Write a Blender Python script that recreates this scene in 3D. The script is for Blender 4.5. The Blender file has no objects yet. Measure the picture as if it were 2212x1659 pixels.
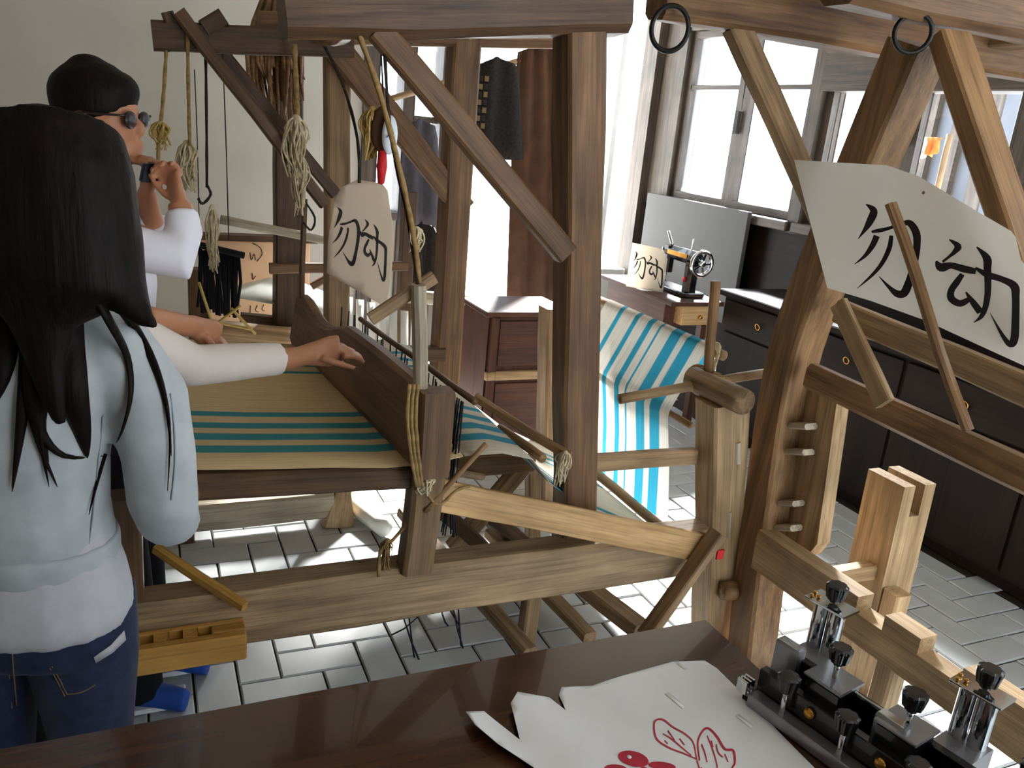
import bpy, bmesh, math, random
from mathutils import Vector, Matrix, noise
from mathutils.geometry import delaunay_2d_cdt
random.seed(7)
sc = bpy.context.scene
C = sc.collection

# ------------------------------------------------------------------ camera
# room axes: X runs along the loom (to the right and away), Y runs along the window wall, Z up
CAM_H, FPX, PITCH, ROLL, YAW = 1.6, 1800.0, math.radians(17), math.radians(5.5), math.radians(25)
_f = Vector((math.sin(YAW), math.cos(YAW), 0)); _r = Vector((math.cos(YAW), -math.sin(YAW), 0)); _z = Vector((0, 0, 1))
FW = _f*math.cos(PITCH) - _z*math.sin(PITCH)
U0 = _f*math.sin(PITCH) + _z*math.cos(PITCH)
RT = _r*math.cos(ROLL) + U0*math.sin(ROLL)
UP = U0*math.cos(ROLL) - _r*math.sin(ROLL)
EYE = Vector((0, 0, CAM_H))
cam_d = bpy.data.cameras.new('camera'); cam = bpy.data.objects.new('camera', cam_d); C.objects.link(cam)
cam.matrix_world = Matrix(((RT.x, UP.x, -FW.x, 0), (RT.y, UP.y, -FW.y, 0), (RT.z, UP.z, -FW.z, CAM_H), (0, 0, 0, 1)))
cam_d.sensor_width = 36; cam_d.lens = 36*FPX/2212; cam_d.clip_start = .02; cam_d.clip_end = 200
sc.camera = cam

# ------------------------------------------------------------------ light
SKY, SUN, EXPO = 3.0, 44.0, 0.92
w = bpy.data.worlds.new('world'); sc.world = w; w.use_nodes = True
bg = w.node_tree.nodes['Background']; bg.inputs[0].default_value = (.80, .91, 1, 1); bg.inputs[1].default_value = SKY
sun_d = bpy.data.lights.new('sun', 'SUN'); sun_d.energy = SUN; sun_d.angle = math.radians(12); sun_d.color = (1, .985, .96)
sun = bpy.data.objects.new('sun', sun_d); C.objects.link(sun)
sun.rotation_euler = Vector((-.60, -1, -.74)).to_track_quat('-Z', 'Y').to_euler()
sc.view_settings.view_transform = 'Standard'; sc.view_settings.look = 'None'
sc.view_settings.exposure = EXPO; sc.view_settings.gamma = 1; sc.view_settings.use_curve_mapping = False
sc.cycles.use_denoising = True
sc.cycles.max_bounces = 10; sc.cycles.diffuse_bounces = 6; sc.cycles.transparent_max_bounces = 16
sc.cycles.caustics_reflective = False; sc.cycles.caustics_refractive = False; sc.cycles.sample_clamp_indirect = 6

# ------------------------------------------------------------------ measuring helpers
def ray(px, py): return RT*((px-1106)/FPX) - UP*((py-829.5)/FPX) + FW
def PU(px, py, u): d = ray(px, py); return EYE + d*(u/d.x)
def PV(px, py, v): d = ray(px, py); return EYE + d*(v/d.y)
def PZ(px, py, z): d = ray(px, py); return EYE + d*((z-CAM_H)/d.z)
def PD(px, py, y): d = ray(px, py); return EYE + d*(y/d.dot(_f))
def XY(x, y, z): return _r*x + _f*y + _z*z
V3 = Vector

# ------------------------------------------------------------------ materials
def lin(c):
    return tuple((x/255/12.92 if x/255 <= .04045 else ((x/255+.055)/1.055)**2.4) for x in c)
def nodes(name):
    m = bpy.data.materials.new(name); m.use_nodes = True
    nt = m.node_tree; b = nt.nodes['Principled BSDF']; return m, nt, b
def N(nt, t, **kw):
    n = nt.nodes.new(t)
    for k, v in kw.items(): setattr(n, k, v)
    return n
def L(nt, a, b): nt.links.new(a, b)
def ramp(nt, stops, interp='LINEAR'):
    r = N(nt, 'ShaderNodeValToRGB'); r.color_ramp.interpolation = interp
    el = r.color_ramp.elements
    while len(el) > 1: el.remove(el[-1])
    el[0].position = stops[0][0]; el[0].color = (*stops[0][1], 1)
    for p, c in stops[1:]:
        e = el.new(p); e.color = (*c, 1)
    return r
def wood(name, dark, lightc, rough=.6, sx=2.0, sy=26, bump=.25, spec=.35, coat=0, var=.25):
    m, nt, b = nodes(name)
    tc = N(nt, 'ShaderNodeTexCoord'); mp = N(nt, 'ShaderNodeMapping'); mp.inputs['Scale'].default_value = (sx, sy, sy)
    oi = N(nt, 'ShaderNodeObjectInfo'); add = N(nt, 'ShaderNodeVectorMath', operation='ADD')
    mul = N(nt, 'ShaderNodeMath', operation='MULTIPLY'); mul.inputs[1].default_value = 37
    L(nt, oi.outputs['Random'], mul.inputs[0]); L(nt, tc.outputs['Object'], add.inputs[0]); L(nt, mul.outputs[0], add.inputs[1])
    L(nt, add.outputs[0], mp.inputs['Vector'])
    n1 = N(nt, 'ShaderNodeTexNoise'); n1.inputs['Scale'].default_value = 1.3; n1.inputs['Detail'].default_value = 6; n1.inputs['Distortion'].default_value = .6
    L(nt, mp.outputs[0], n1.inputs['Vector'])
    n2 = N(nt, 'ShaderNodeTexNoise'); n2.inputs['Scale'].default_value = 5; n2.inputs['Detail'].default_value = 4
    L(nt, add.outputs[0], n2.inputs['Vector'])
    mp3 = N(nt, 'ShaderNodeMapping'); mp3.inputs['Scale'].default_value = (sx*2, sy*7, sy*7); L(nt, add.outputs[0], mp3.inputs['Vector'])
    n3 = N(nt, 'ShaderNodeTexNoise'); n3.inputs['Scale'].default_value = 1.0; n3.inputs['Detail'].default_value = 3; L(nt, mp3.outputs[0], n3.inputs['Vector'])
    d, l = lin(dark), lin(lightc)
    mid = tuple((a+b_)/2 for a, b_ in zip(d, l))
    r1 = ramp(nt, [(.25, d), (.5, mid), (.75, l)]); L(nt, n1.outputs['Fac'], r1.inputs[0])
    r2 = ramp(nt, [(.3, (.62, .6, .58)), (.7, (1.12, 1.1, 1.08))]); L(nt, n2.outputs['Fac'], r2.inputs[0])
    mx = N(nt, 'ShaderNodeMix', data_type='RGBA', blend_type='MULTIPLY'); mx.inputs['Factor'].default_value = .8
    L(nt, r1.outputs[0], mx.inputs[6]); L(nt, r2.outputs[0], mx.inputs[7])
    r3 = ramp(nt, [(.32, (.66, .64, .62)), (.5, (1, 1, 1)), (.7, (1.08, 1.08, 1.08))]); L(nt, n3.outputs['Fac'], r3.inputs[0])
    mx3 = N(nt, 'ShaderNodeMix', data_type='RGBA', blend_type='MULTIPLY'); mx3.inputs['Factor'].default_value = .85
    L(nt, mx.outputs[2], mx3.inputs[6]); L(nt, r3.outputs[0], mx3.inputs[7]); mx = mx3
    hsv = N(nt, 'ShaderNodeHueSaturation'); mr = N(nt, 'ShaderNodeMapRange'); mr.inputs[3].default_value = 1-var; mr.inputs[4].default_value = 1+var*.6
    L(nt, oi.outputs['Random'], mr.inputs[0]); L(nt, mr.outputs[0], hsv.inputs['Value']); L(nt, mx.outputs[2], hsv.inputs['Color'])
    L(nt, hsv.outputs[0], b.inputs['Base Color'])
    b.inputs['Roughness'].default_value = rough; b.inputs['Specular IOR Level'].default_value = spec; b.inputs['Coat Weight'].default_value = coat
    bp = N(nt, 'ShaderNodeBump'); bp.inputs['Strength'].default_value = bump; bp.inputs['Distance'].default_value = .004
    L(nt, n3.outputs['Fac'], bp.inputs['Height']); L(nt, bp.outputs[0], b.inputs['Normal'])
    return m
def plain(name, col, rough=.6, spec=.4, metal=0, nscale=12, namt=.12, bump=0, sheen=0, coat=0):
    m, nt, b = nodes(name)
    tc = N(nt, 'ShaderNodeTexCoord'); n = N(nt, 'ShaderNodeTexNoise'); n.inputs['Scale'].default_value = nscale; n.inputs['Detail'].default_value = 5
    L(nt, tc.outputs['Object'], n.inputs['Vector'])
    c = lin(col); r = ramp(nt, [(.3, tuple(x*(1-namt) for x in c)), (.7, tuple(min(1, x*(1+namt)) for x in c))])
    L(nt, n.outputs['Fac'], r.inputs[0]); L(nt, r.outputs[0], b.inputs['Base Color'])
    b.inputs['Roughness'].default_value = rough; b.inputs['Specular IOR Level'].default_value = spec; b.inputs['Metallic'].default_value = metal
    b.inputs['Sheen Weight'].default_value = sheen; b.inputs['Coat Weight'].default_value = coat
    if bump:
        bp = N(nt, 'ShaderNodeBump'); bp.inputs['Strength'].default_value = bump; bp.inputs['Distance'].default_value = .003
        L(nt, n.outputs['Fac'], bp.inputs['Height']); L(nt, bp.outputs[0], b.inputs['Normal'])
    return m
def stripes(name, bands, base, blue, edge=.003, trans=.35, axis=1, weave=True):
    # bands: list of (start, end) along world Y where the yarn is blue; translucent yarn
    m, nt, b = nodes(name)
    tc = N(nt, 'ShaderNodeNewGeometry'); sp = N(nt, 'ShaderNodeSeparateXYZ'); L(nt, tc.outputs['Position'], sp.inputs[0])
    acc = None
    for s, e in bands:
        sub = N(nt, 'ShaderNodeMath', operation='SUBTRACT'); sub.inputs[1].default_value = (s+e)/2; L(nt, sp.outputs[axis], sub.inputs[0])
        ab = N(nt, 'ShaderNodeMath', operation='ABSOLUTE'); L(nt, sub.outputs[0], ab.inputs[0])
        mr = N(nt, 'ShaderNodeMapRange'); mr.inputs[1].default_value = (e-s)/2+edge; mr.inputs[2].default_value = (e-s)/2-edge
        L(nt, ab.outputs[0], mr.inputs[0])
        if acc is None: acc = mr.outputs[0]
        else:
            mx = N(nt, 'ShaderNodeMath', operation='MAXIMUM'); L(nt, acc, mx.inputs[0]); L(nt, mr.outputs[0], mx.inputs[1]); acc = mx.outputs[0]
    mix = N(nt, 'ShaderNodeMix', data_type='RGBA'); mix.inputs[6].default_value = (*lin(base), 1); mix.inputs[7].default_value = (*lin(blue), 1)
    L(nt, acc, mix.inputs[0])
    n = N(nt, 'ShaderNodeTexNoise'); n.inputs['Scale'].default_value = 1; n.inputs['Detail'].default_value = 3
    mp = N(nt, 'ShaderNodeMapping'); mp.inputs['Scale'].default_value = (8, 260, 8); L(nt, tc.outputs['Position'], mp.inputs[0]); L(nt, mp.outputs[0], n.inputs['Vector'])
    r = ramp(nt, [(.3, (.8, .8, .8)), (.65, (1.05, 1.05, 1.05))]); L(nt, n.outputs['Fac'], r.inputs[0])
    mu = N(nt, 'ShaderNodeMix', data_type='RGBA', blend_type='MULTIPLY'); mu.inputs[0].default_value = 1
    L(nt, mix.outputs[2], mu.inputs[6]); L(nt, r.outputs[0], mu.inputs[7])
    L(nt, mu.outputs[2], b.inputs['Base Color']); b.inputs['Roughness'].default_value = .85; b.inputs['Specular IOR Level'].default_value = .15
    bp = N(nt, 'ShaderNodeBump'); bp.inputs['Strength'].default_value = .3; bp.inputs['Distance'].default_value = .002; L(nt, n.outputs['Fac'], bp.inputs['Height']); L(nt, bp.outputs[0], b.inputs['Normal'])
    tr = N(nt, 'ShaderNodeBsdfTranslucent'); L(nt, mu.outputs[2], tr.inputs[0])
    ms = N(nt, 'ShaderNodeMixShader'); ms.inputs[0].default_value = trans
    L(nt, b.outputs[0], ms.inputs[1]); L(nt, tr.outputs[0], ms.inputs[2]); L(nt, ms.outputs[0], nt.nodes['Material Output'].inputs[0])
    return m
def glass(name, tint=(.96, .98, 1), refl=.08):
    m, nt, b = nodes(name); nt.nodes.remove(b)
    t = N(nt, 'ShaderNodeBsdfTransparent'); t.inputs[0].default_value = (*tint, 1)
    g = N(nt, 'ShaderNodeBsdfGlossy'); g.inputs['Roughness'].default_value = .03
    ms = N(nt, 'ShaderNodeMixShader'); ms.inputs[0].default_value = refl
    L(nt, t.outputs[0], ms.inputs[1]); L(nt, g.outputs[0], ms.inputs[2]); L(nt, ms.outputs[0], nt.nodes['Material Output'].inputs[0])
    return m
M = {}
M['loom'] = wood('loom_wood', (84, 58, 36), (148, 112, 76), .55)
M['loom_dark'] = wood('loom_wood_dark', (60, 42, 27), (112, 82, 55), .5)
M['loom_mid'] = wood('loom_wood_weathered', (118, 94, 66), (186, 154, 116), .65)
M['rail'] = wood('rail_wood', (126, 102, 76), (190, 162, 126), .65, var=.05)
M['pine'] = wood('pine_wood', (170, 132, 84), (214, 178, 128), .55, var=.12)
M['pine_yellow'] = wood('yellow_pine', (178, 128, 58), (214, 168, 92), .5, var=.05)
M['frame2'] = wood('frame_wood', (112, 82, 52), (172, 134, 92), .55, var=.1)
M['frame2_lt'] = wood('frame_wood_pale', (150, 120, 84), (206, 176, 134), .6, var=.1)
M['table'] = wood('table_lacquer', (54, 32, 21), (88, 56, 38), .16, sx=1, sy=9, bump=.03, spec=.5, coat=.4, var=.05)
M['cabinet'] = wood('cabinet_wood', (22, 16, 13), (40, 29, 23), .55, spec=.15, sx=1, sy=10, bump=.04, var=.05)
M['brown'] = wood('brown_furniture', (62, 36, 26), (98, 60, 42), .6, var=.1)
M['white_wood'] = wood('pale_and_lit_wood', (150, 138, 118), (210, 198, 176), .7, var=.1)  # pale wood; on the far rail and the steps it paints in light
M['batten'] = wood('batten_wood', (86, 60, 42), (136, 102, 76), .45, sx=1.2, sy=14, var=.02)
M['frame_white'] = plain('white_paint', (214, 216, 212), .5, namt=.05)
M['frame_dark'] = wood('window_frame_wood', (66, 58, 52), (104, 92, 82), .5, var=.05)
M['wall'] = plain('plaster', (196, 191, 181), .85, .2, nscale=3, namt=.05)
M['ceiling'] = plain('ceiling_plaster', (196, 186, 170), .9, .1, nscale=3, namt=.06)
M['paver'] = plain('paver_stone', (180, 183, 184), .34, .6, nscale=4, namt=.12, bump=.04)
M['joint'] = plain('joint_mortar', (58, 52, 46), .9, .1)
M['ground'] = plain('courtyard_stone', (205, 205, 205), .8, .2, nscale=2)
M['rope'] = plain('hemp_rope', (150, 122, 80), .9, .1, nscale=60, namt=.35, bump=.4)
M['rope_dark'] = plain('dark_cord', (54, 46, 40), .9, .1, nscale=60, namt=.3)
M['yarn'] = plain('raw_yarn', (206, 190, 158), .95, .1, nscale=50, namt=.3, bump=.4)
M['straw'] = plain('straw', (190, 160, 96), .8, .2, nscale=40)
M['card'] = plain('white_card', (222, 212, 194), .75, .2, nscale=6, namt=.04)
M['card_shaded'] = plain('shaded_white_card', (200, 180, 158), .75, .2, nscale=6, namt=.04)  # white card hanging in shade, the shade put into its colour
def make_translucent(m, col, fac):
    nt = m.node_tree; b = nt.nodes['Principled BSDF']; t = N(nt, 'ShaderNodeBsdfTranslucent'); t.inputs[0].default_value = (*lin(col), 1)
    ms = N(nt, 'ShaderNodeMixShader'); ms.inputs[0].default_value = fac
    L(nt, b.outputs[0], ms.inputs[1]); L(nt, t.outputs[0], ms.inputs[2]); L(nt, ms.outputs[0], nt.nodes['Material Output'].inputs[0])
make_translucent(M['card'], (244, 236, 222), .5)
M['ink'] = plain('black_ink', (38, 30, 30), .6, .3, nscale=30, namt=.3)
M['iron'] = plain('dark_iron', (40, 38, 36), .45, .5, metal=.7)
M['black'] = plain('black_metal', (16, 16, 18), .22, .5, metal=0, nscale=20, coat=.5)
M['steel'] = plain('dark_steel', (150, 149, 152), .3, .6, metal=.75, nscale=25, namt=.08)
M['chrome'] = plain('chrome', (215, 218, 220), .08, .6, metal=1, namt=.02)
M['brass'] = plain('brass', (205, 150, 66), .22, .6, metal=1)
M['knob'] = plain('black_plastic', (18, 18, 20), .2, .55, coat=.3)
M['skin'] = plain('skin', (172, 118, 86), .5, .35, nscale=9, namt=.08)
M['skin_lip'] = plain('lips', (160, 84, 76), .45, .3)
M['hair'] = plain('dark_hair', (18, 11, 8), .6, .12, nscale=1, namt=.55, bump=.5)
_nt = M['hair'].node_tree; _mp = N(_nt, 'ShaderNodeMapping'); _mp.inputs['Scale'].default_value = (150, 150, 5)
_tc = [n for n in _nt.nodes if n.type == 'TEX_COORD'][0]; _nz = [n for n in _nt.nodes if n.type == 'TEX_NOISE'][0]
L(_nt, _tc.outputs['Object'], _mp.inputs[0]); L(_nt, _mp.outputs[0], _nz.inputs['Vector'])
M['denim_lt'] = plain('washed_denim', (172, 177, 180), .9, .1, nscale=14, namt=.16, bump=.25, sheen=.15)
M['denim_seam'] = plain('denim_seam', (142, 150, 156), .9, .1)
M['jersey'] = plain('grey_jersey', (186, 184, 190), .9, .1, nscale=30, namt=.06, sheen=.1)
M['jeans'] = plain('dark_denim', (38, 46, 72), .85, .15, nscale=40, namt=.25, sheen=.1)
M['jeans_thread'] = plain('jeans_thread', (132, 110, 76), .8, .1)
M['white_cotton'] = plain('white_cotton', (226, 224, 234), .9, .1, nscale=8, namt=.05, sheen=.1)
M['cream_cotton'] = plain('cream_cotton', (216, 204, 196), .9, .1, nscale=8, namt=.05, sheen=.1)
M['black_cloth'] = plain('black_cloth', (24, 24, 28), .9, .15, nscale=20)
M['shoe_blue'] = plain('blue_shoe', (40, 78, 160), .6, .3)
M['rubber'] = plain('white_rubber', (220, 222, 224), .6, .3)
M['lens'] = plain('dark_lens', (36, 24, 24), .35, .4)
M['phone'] = plain('phone_body', (34, 40, 54), .25, .5)
M['cardboard'] = plain('pink_cardboard', (226, 186, 150), .8, .2, nscale=5, namt=.06)
M['white_sheet'] = plain('white_sheet', (222, 222, 214), .85, .2, nscale=6, namt=.06)
M['grey_board'] = plain('grey_painted_board', (84, 82, 81), .6, .3, nscale=3, namt=.05)
M['coat_grey'] = plain('grey_knit', (92, 88, 96), .95, .1, nscale=30)
M['coat_dark'] = plain('dark_knit', (46, 42, 40), .95, .1, nscale=60, namt=.3)
M['brown_cloth'] = plain('brown_cloth', (84, 60, 46), .95, .1, nscale=9, namt=.2)
M['check'] = plain('checked_trim', (112, 92, 66), .95, .1)
M['red'] = plain('red_ribbon', (206, 34, 40), .6, .3)
M['mask'] = plain('white_enamel', (228, 236, 244), .3, .5, namt=.03)
M['blue_ink'] = plain('blue_mark', (70, 110, 160), .6, .3)
M['print'] = plain('red_print', (176, 46, 62), .7, .2, nscale=40, namt=.2)
M['paper'] = plain('rice_paper', (222, 222, 224), .42, .4, nscale=7, namt=.06, bump=.08)
M['orange'] = plain('orange_cloth', (214, 130, 70), .9, .1)
M['bluecloth'] = plain('pale_blue_cloth', (170, 200, 226), .9, .1)
M['glass'] = glass('window_glass')
M['tape'] = plain('tape_glint_white', (232, 232, 228), .08, .8, namt=.02, coat=.8)  # opaque white paints the glints of clear tape
M['dim_wall'] = plain('shaded_wall', (96, 98, 104), .9, .1, nscale=2, namt=.2)  # dark grey paints in the shade on the building
M['heddle'] = plain('heddle_cotton', (46, 44, 46), .9, .1)
BLUE = [(1.94, 1.988), (2.026, 2.074), (2.112, 2.155), (2.206, 2.244), (2.62, 2.645), (2.70, 2.74), (2.79, 2.82)]
BBACK = [(2.325, 2.39), (2.425, 2.485), (2.553, 2.566), (2.61, 2.645), (2.71, 2.74), (2.83, 2.86)]
M['cloth'] = stripes('striped_cloth', BLUE, (206, 180, 136), (58, 134, 140), trans=.12)
M['warp'] = stripes('striped_warp', BLUE, (224, 214, 196), (70, 158, 178), trans=.35)
M['warp_back'] = stripes('striped_warp_back', BBACK, (240, 236, 226), (60, 168, 200), trans=.5)

# ------------------------------------------------------------------ object helpers
WM = {}
def link(o, parent=None, mw=None):
    C.objects.link(o)
    mw = mw if mw is not None else Matrix.Identity(4)
    WM[o] = mw
    o.matrix_world = mw
    if parent is not None:
        o.parent = parent; o.matrix_parent_inverse = WM[parent].inverted(); o.matrix_basis = mw
    return o
def thing(name, label, cat, loc, group=None):
    o = bpy.data.objects.new(name, None); o.empty_display_size = .1
    link(o, None, Matrix.Translation(loc)); o['label'] = label; o['category'] = cat
    if group: o['group'] = group
    return o
def tag(o, label, cat, group=None):
    o['label'] = label; o['category'] = cat
    if group: o['group'] = group
    return o
def struct(o): o['kind'] = 'structure'; return o
def from_bm(name, bm, mat, parent=None, mw=None, smooth=False):
    bmesh.ops.recalc_face_normals(bm, faces=bm.faces)
    me = bpy.data.meshes.new(name); bm.to_mesh(me); bm.free()
    if smooth: me.polygons.foreach_set('use_smooth', [True]*len(me.polygons))
    o = bpy.data.objects.new(name, me)
    for m_ in (mat if isinstance(mat, list) else [mat]): me.materials.append(m_)
    return link(o, parent, mw)
def world_bm(name, bm, mat, parent=None, smooth=False, axis=None):
    # geometry given in room coordinates: move the origin to its centre
    c = V3((0, 0, 0))
    for v in bm.verts: c += v.co
    c /= max(1, len(bm.verts))
    mw = frame(c, c+V3(axis)) if axis is not None else Matrix.Translation(c)
    inv = mw.inverted()
    for v in bm.verts: v.co = inv @ v.co
    return from_bm(name, bm, mat, parent, mw, smooth)
def frame(p0, p1, up=V3((0, 0, 1))):
    x = (p1-p0).normalized(); y = up.cross(x)
    if y.length < 1e-3: y = V3((0, 1, 0)).cross(x)
    if y.length < 1e-3: y = V3((1, 0, 0)).cross(x)
    y.normalize(); z = x.cross(y)
    return Matrix(((x.x, y.x, z.x, p0.x), (x.y, y.y, z.y, p0.y), (x.z, y.z, z.z, p0.z), (0, 0, 0, 1)))
def rect_sec(w, h, b):
    b = min(b, w*.45, h*.45); a, c = w/2, h/2
    return [(-a+b, -c), (a-b, -c), (a, -c+b), (a, c-b), (a-b, c), (-a+b, c), (-a, c-b), (-a, -c+b)]
def circ_sec(r, n=12, ry=None):
    ry = ry or r
    return [(r*math.cos(2*math.pi*i/n), ry*math.sin(2*math.pi*i/n)) for i in range(n)]
def beam(name, p0, p1, w, h, mat, parent=None, bev=.006, up=V3((0, 0, 1)), seg=6, jit=.0025, taper=1.0, bend=0, sec=None, smooth=False):
    """straight timber from p0 to p1; w across (horizontal side), h in the up direction"""
    p0, p1 = V3(p0), V3(p1); mw = frame(p0, p1, up); ln = (p1-p0).length
    bm = bmesh.new(); s = sec or rect_sec(w, h, bev); rows = []
    sd = random.random()*50
    for i in range(seg+1):
        t = i/seg; k = 1+(taper-1)*t; ofs = bend*math.sin(math.pi*t)
        row = []
        for j, (y, z) in enumerate(s):
            n = noise.noise(V3((t*ln*4+sd, y*9, z*9)))*jit*2
            n2 = noise.noise(V3((t*ln*4-sd, y*9+5, z*9)))*jit*2
            row.append(bm.verts.new((t*ln, y*k+n, z*k+n2+ofs)))
        rows.append(row)
    k = len(s)
    for a, b in zip(rows, rows[1:]):
        for j in range(k): bm.faces.new((a[j], a[(j+1) % k], b[(j+1) % k], b[j]))
    bm.faces.new(rows[0][::-1]); bm.faces.new(rows[-1])
    return from_bm(name, bm, mat, parent, mw, smooth)
def pole(name, p0, p1, r, mat, parent=None, taper=1.0, n=12, bend=0, jit=.002, seg=6):
    return beam(name, p0, p1, 0, 0, mat, parent, sec=circ_sec(r, n), taper=taper, bend=bend, jit=jit, seg=seg, smooth=True)
def box(name, x0, x1, y0, y1, z0, z1, mat, parent=None, bev=.004):
    c = V3(((x0+x1)/2, (y0+y1)/2, (z0+z1)/2)); bm = bmesh.new()
    bmesh.ops.create_cube(bm, size=1)
    dims = (x1-x0, y1-y0, z1-z0); k = dims.index(max(dims)); mw = Matrix.Translation(c) @ (Matrix.Identity(4) if k == 0 else Matrix.Rotation(math.pi/2, 4, 'Z') if k == 1 else Matrix.Rotation(-math.pi/2, 4, 'Y'))
    inv = (Matrix.Translation(-c) @ mw).inverted()
    for v in bm.verts: v.co = inv @ V3((v.co.x*(x1-x0), v.co.y*(y1-y0), v.co.z*(z1-z0)))
    if bev: bmesh.ops.bevel(bm, geom=bm.edges[:], offset=min(bev, (x1-x0)*.3, (y1-y0)*.3, (z1-z0)*.3), segments=1, affect='EDGES')
    return from_bm(name, bm, mat, parent, mw)
def smoothpath(pts, n=4):
    pts = [V3(p) for p in pts]
    if len(pts) < 3 or n < 2: return pts
    out = []
    for i in range(len(pts)-1):
        p0 = pts[max(i-1, 0)]; p1 = pts[i]; p2 = pts[i+1]; p3 = pts[min(i+2, len(pts)-1)]
        for k in range(n):
            t = k/n
            out.append(.5*((2*p1)+(p2-p0)*t+(2*p0-5*p1+4*p2-p3)*t*t+(3*p1-p0-3*p2+p3)*t**3))
    out.append(pts[-1]); return out
def sweep_into(bm, pts, radii, n=6, flat=1.0, upv=V3((0, 0, 1)), sec=None):
    rows = []; m = len(pts); prev = None
    for i, p in enumerate(pts):
        t = (pts[min(i+1, m-1)]-pts[max(i-1, 0)])
        if t.length < 1e-9: t = V3((0, 0, 1))
        t.normalize()
        s = (prev - t*prev.dot(t)) if prev is not None else upv.cross(t)
        if s.length < 1e-4: s = V3((1, 0, 0)).cross(t)
        s.normalize(); prev = s; q = t.cross(s)
        r = radii[i] if hasattr(radii, '__len__') else radii
        ra, rb = (r if hasattr(r, '__len__') else (r, r*flat))
        ss = sec or [(math.cos(2*math.pi*j/n), math.sin(2*math.pi*j/n)) for j in range(n)]
        rows.append([bm.verts.new(p+s*(a*ra)+q*(b*rb)) for a, b in ss])
    k = len(rows[0])
    for a, b in zip(rows, rows[1:]):
        for j in range(k): bm.faces.new((a[j], a[(j+1) % k], b[(j+1) % k], b[j]))
    bm.faces.new(rows[0][::-1]); bm.faces.new(rows[-1])
def rope(name, pts, r, mat, parent=None, n=6, sm=4, taper=None):
    p = smoothpath(pts, sm); bm = bmesh.new()
    rad = [r*(1-(1-taper)*i/(len(p)-1)) for i in range(len(p))] if taper is not None else [r*(1+.15*math.sin(i*2.3)) for i in range(len(p))]
    sweep_into(bm, p, rad, n)
    return world_bm(name, bm, mat, parent, True)
def sheet(name, rows, mat, parent=None, thick=.002, smooth=True):
    """rows: list of point lists, all the same length; a thin solid"""
    bm = bmesh.new(); g = [[bm.verts.new(p) for p in r] for r in rows]
    for a, b in zip(g, g[1:]):
        for i in range(len(a)-1): bm.faces.new((a[i], a[i+1], b[i+1], b[i]))
    o = world_bm(name, bm, mat, parent, smooth)
    if thick:
        md = o.modifiers.new('solid', 'SOLIDIFY'); md.thickness = thick; md.offset = 0
    return o
def card_mesh(name, poly, plane, mat, parent=None, thick=.002, step=.04, dz=None):
    """flat polygon (list of 2-D points) filled with a triangulation; plane(x, y) gives room coordinates"""
    pts = [V3((p[0], p[1])).to_2d() for p in poly]
    n = len(pts); xs = [p.x for p in pts]; ys = [p.y for p in pts]
    x = min(xs)+step/2
    while x < max(xs):
        y = min(ys)+step/2
        while y < max(ys):
            inside = False; j = n-1
            for i in range(n):
                if ((pts[i].y > y) != (pts[j].y > y)) and (x < (pts[j].x-pts[i].x)*(y-pts[i].y)/(pts[j].y-pts[i].y)+pts[i].x): inside = not inside
                j = i
            if inside: pts.append(V3((x, y)).to_2d())
            y += step
        x += step
    vs, es, fs, *_ = delaunay_2d_cdt(pts, [(i, (i+1) % n) for i in range(n)], [list(range(n))], 1, 1e-6)
    bm = bmesh.new(); bv = [bm.verts.new(plane(v.x, v.y)) for v in vs]
    for f in fs:
        try: bm.faces.new([bv[i] for i in f])
        except ValueError: pass
    for v in [v for v in bm.verts if not v.link_faces]: bm.verts.remove(v)
    o = world_bm(name, bm, mat, parent, True)
    if thick:
        md = o.modifiers.new('solid', 'SOLIDIFY'); md.thickness = thick; md.offset = 0
    return o
def ribbon(bm, pts, plane):
    """brush stroke: pts (x, y, width); plane maps to room coordinates"""
    p = smoothpath([(a, b, c) for a, b, c in pts], 5); m = len(p); rows = []
    for i, q in enumerate(p):
        t = p[min(i+1, m-1)]-p[max(i-1, 0)]; t = V3((t.x, t.y, 0))
        if t.length < 1e-9: t = V3((1, 0, 0))
        t.normalize(); nx, ny = -t.y, t.x; h = max(q.z, .5*0)/2
        rows.append((bm.verts.new(plane(q.x+nx*h, q.y+ny*h)), bm.verts.new(plane(q.x-nx*h, q.y-ny*h))))
    for a, b in zip(rows, rows[1:]):
        try: bm.faces.new((a[0], a[1], b[1], b[0]))
        except ValueError: pass
def blob(name, lofts, voxel, mat, parent=None, sm=4, fac=.5, n=16, extra=None):
    """lofts: lists of (point, ra, rb) joined into one continuous surface"""
    bm = bmesh.new()
    for lf in lofts:
        pts = [V3(p[0]) for p in lf]
        sweep_into(bm, pts, [(p[1], p[2]) for p in lf], n, upv=getattr(lf, 'up', None) or V3((0, 0, 1)))
    if extra: extra(bm)
    bmesh.ops.recalc_face_normals(bm, faces=bm.faces)
    me = bpy.data.meshes.new(name); bm.to_mesh(me); bm.free()
    o = bpy.data.objects.new(name, me); C.objects.link(o)
    r = o.modifiers.new('r', 'REMESH'); r.mode = 'VOXEL'; r.voxel_size = voxel
    s = o.modifiers.new('s', 'SMOOTH'); s.iterations = sm; s.factor = fac
    dg = bpy.context.evaluated_depsgraph_get(); dg.update()
    me2 = bpy.data.meshes.new_from_object(o.evaluated_get(dg))
    C.objects.unlink(o); bpy.data.objects.remove(o)
    me2.name = name; me2.materials.clear(); me2.materials.append(mat)
    c = V3((0, 0, 0))
    for v in me2.vertices: c += v.co
    c /= max(1, len(me2.vertices)); me2.transform(Matrix.Translation(-c))
    me2.polygons.foreach_set('use_smooth', [True]*len(me2.polygons))
    o2 = bpy.data.objects.new(name, me2)
    return link(o2, parent, Matrix.Translation(c))
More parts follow.
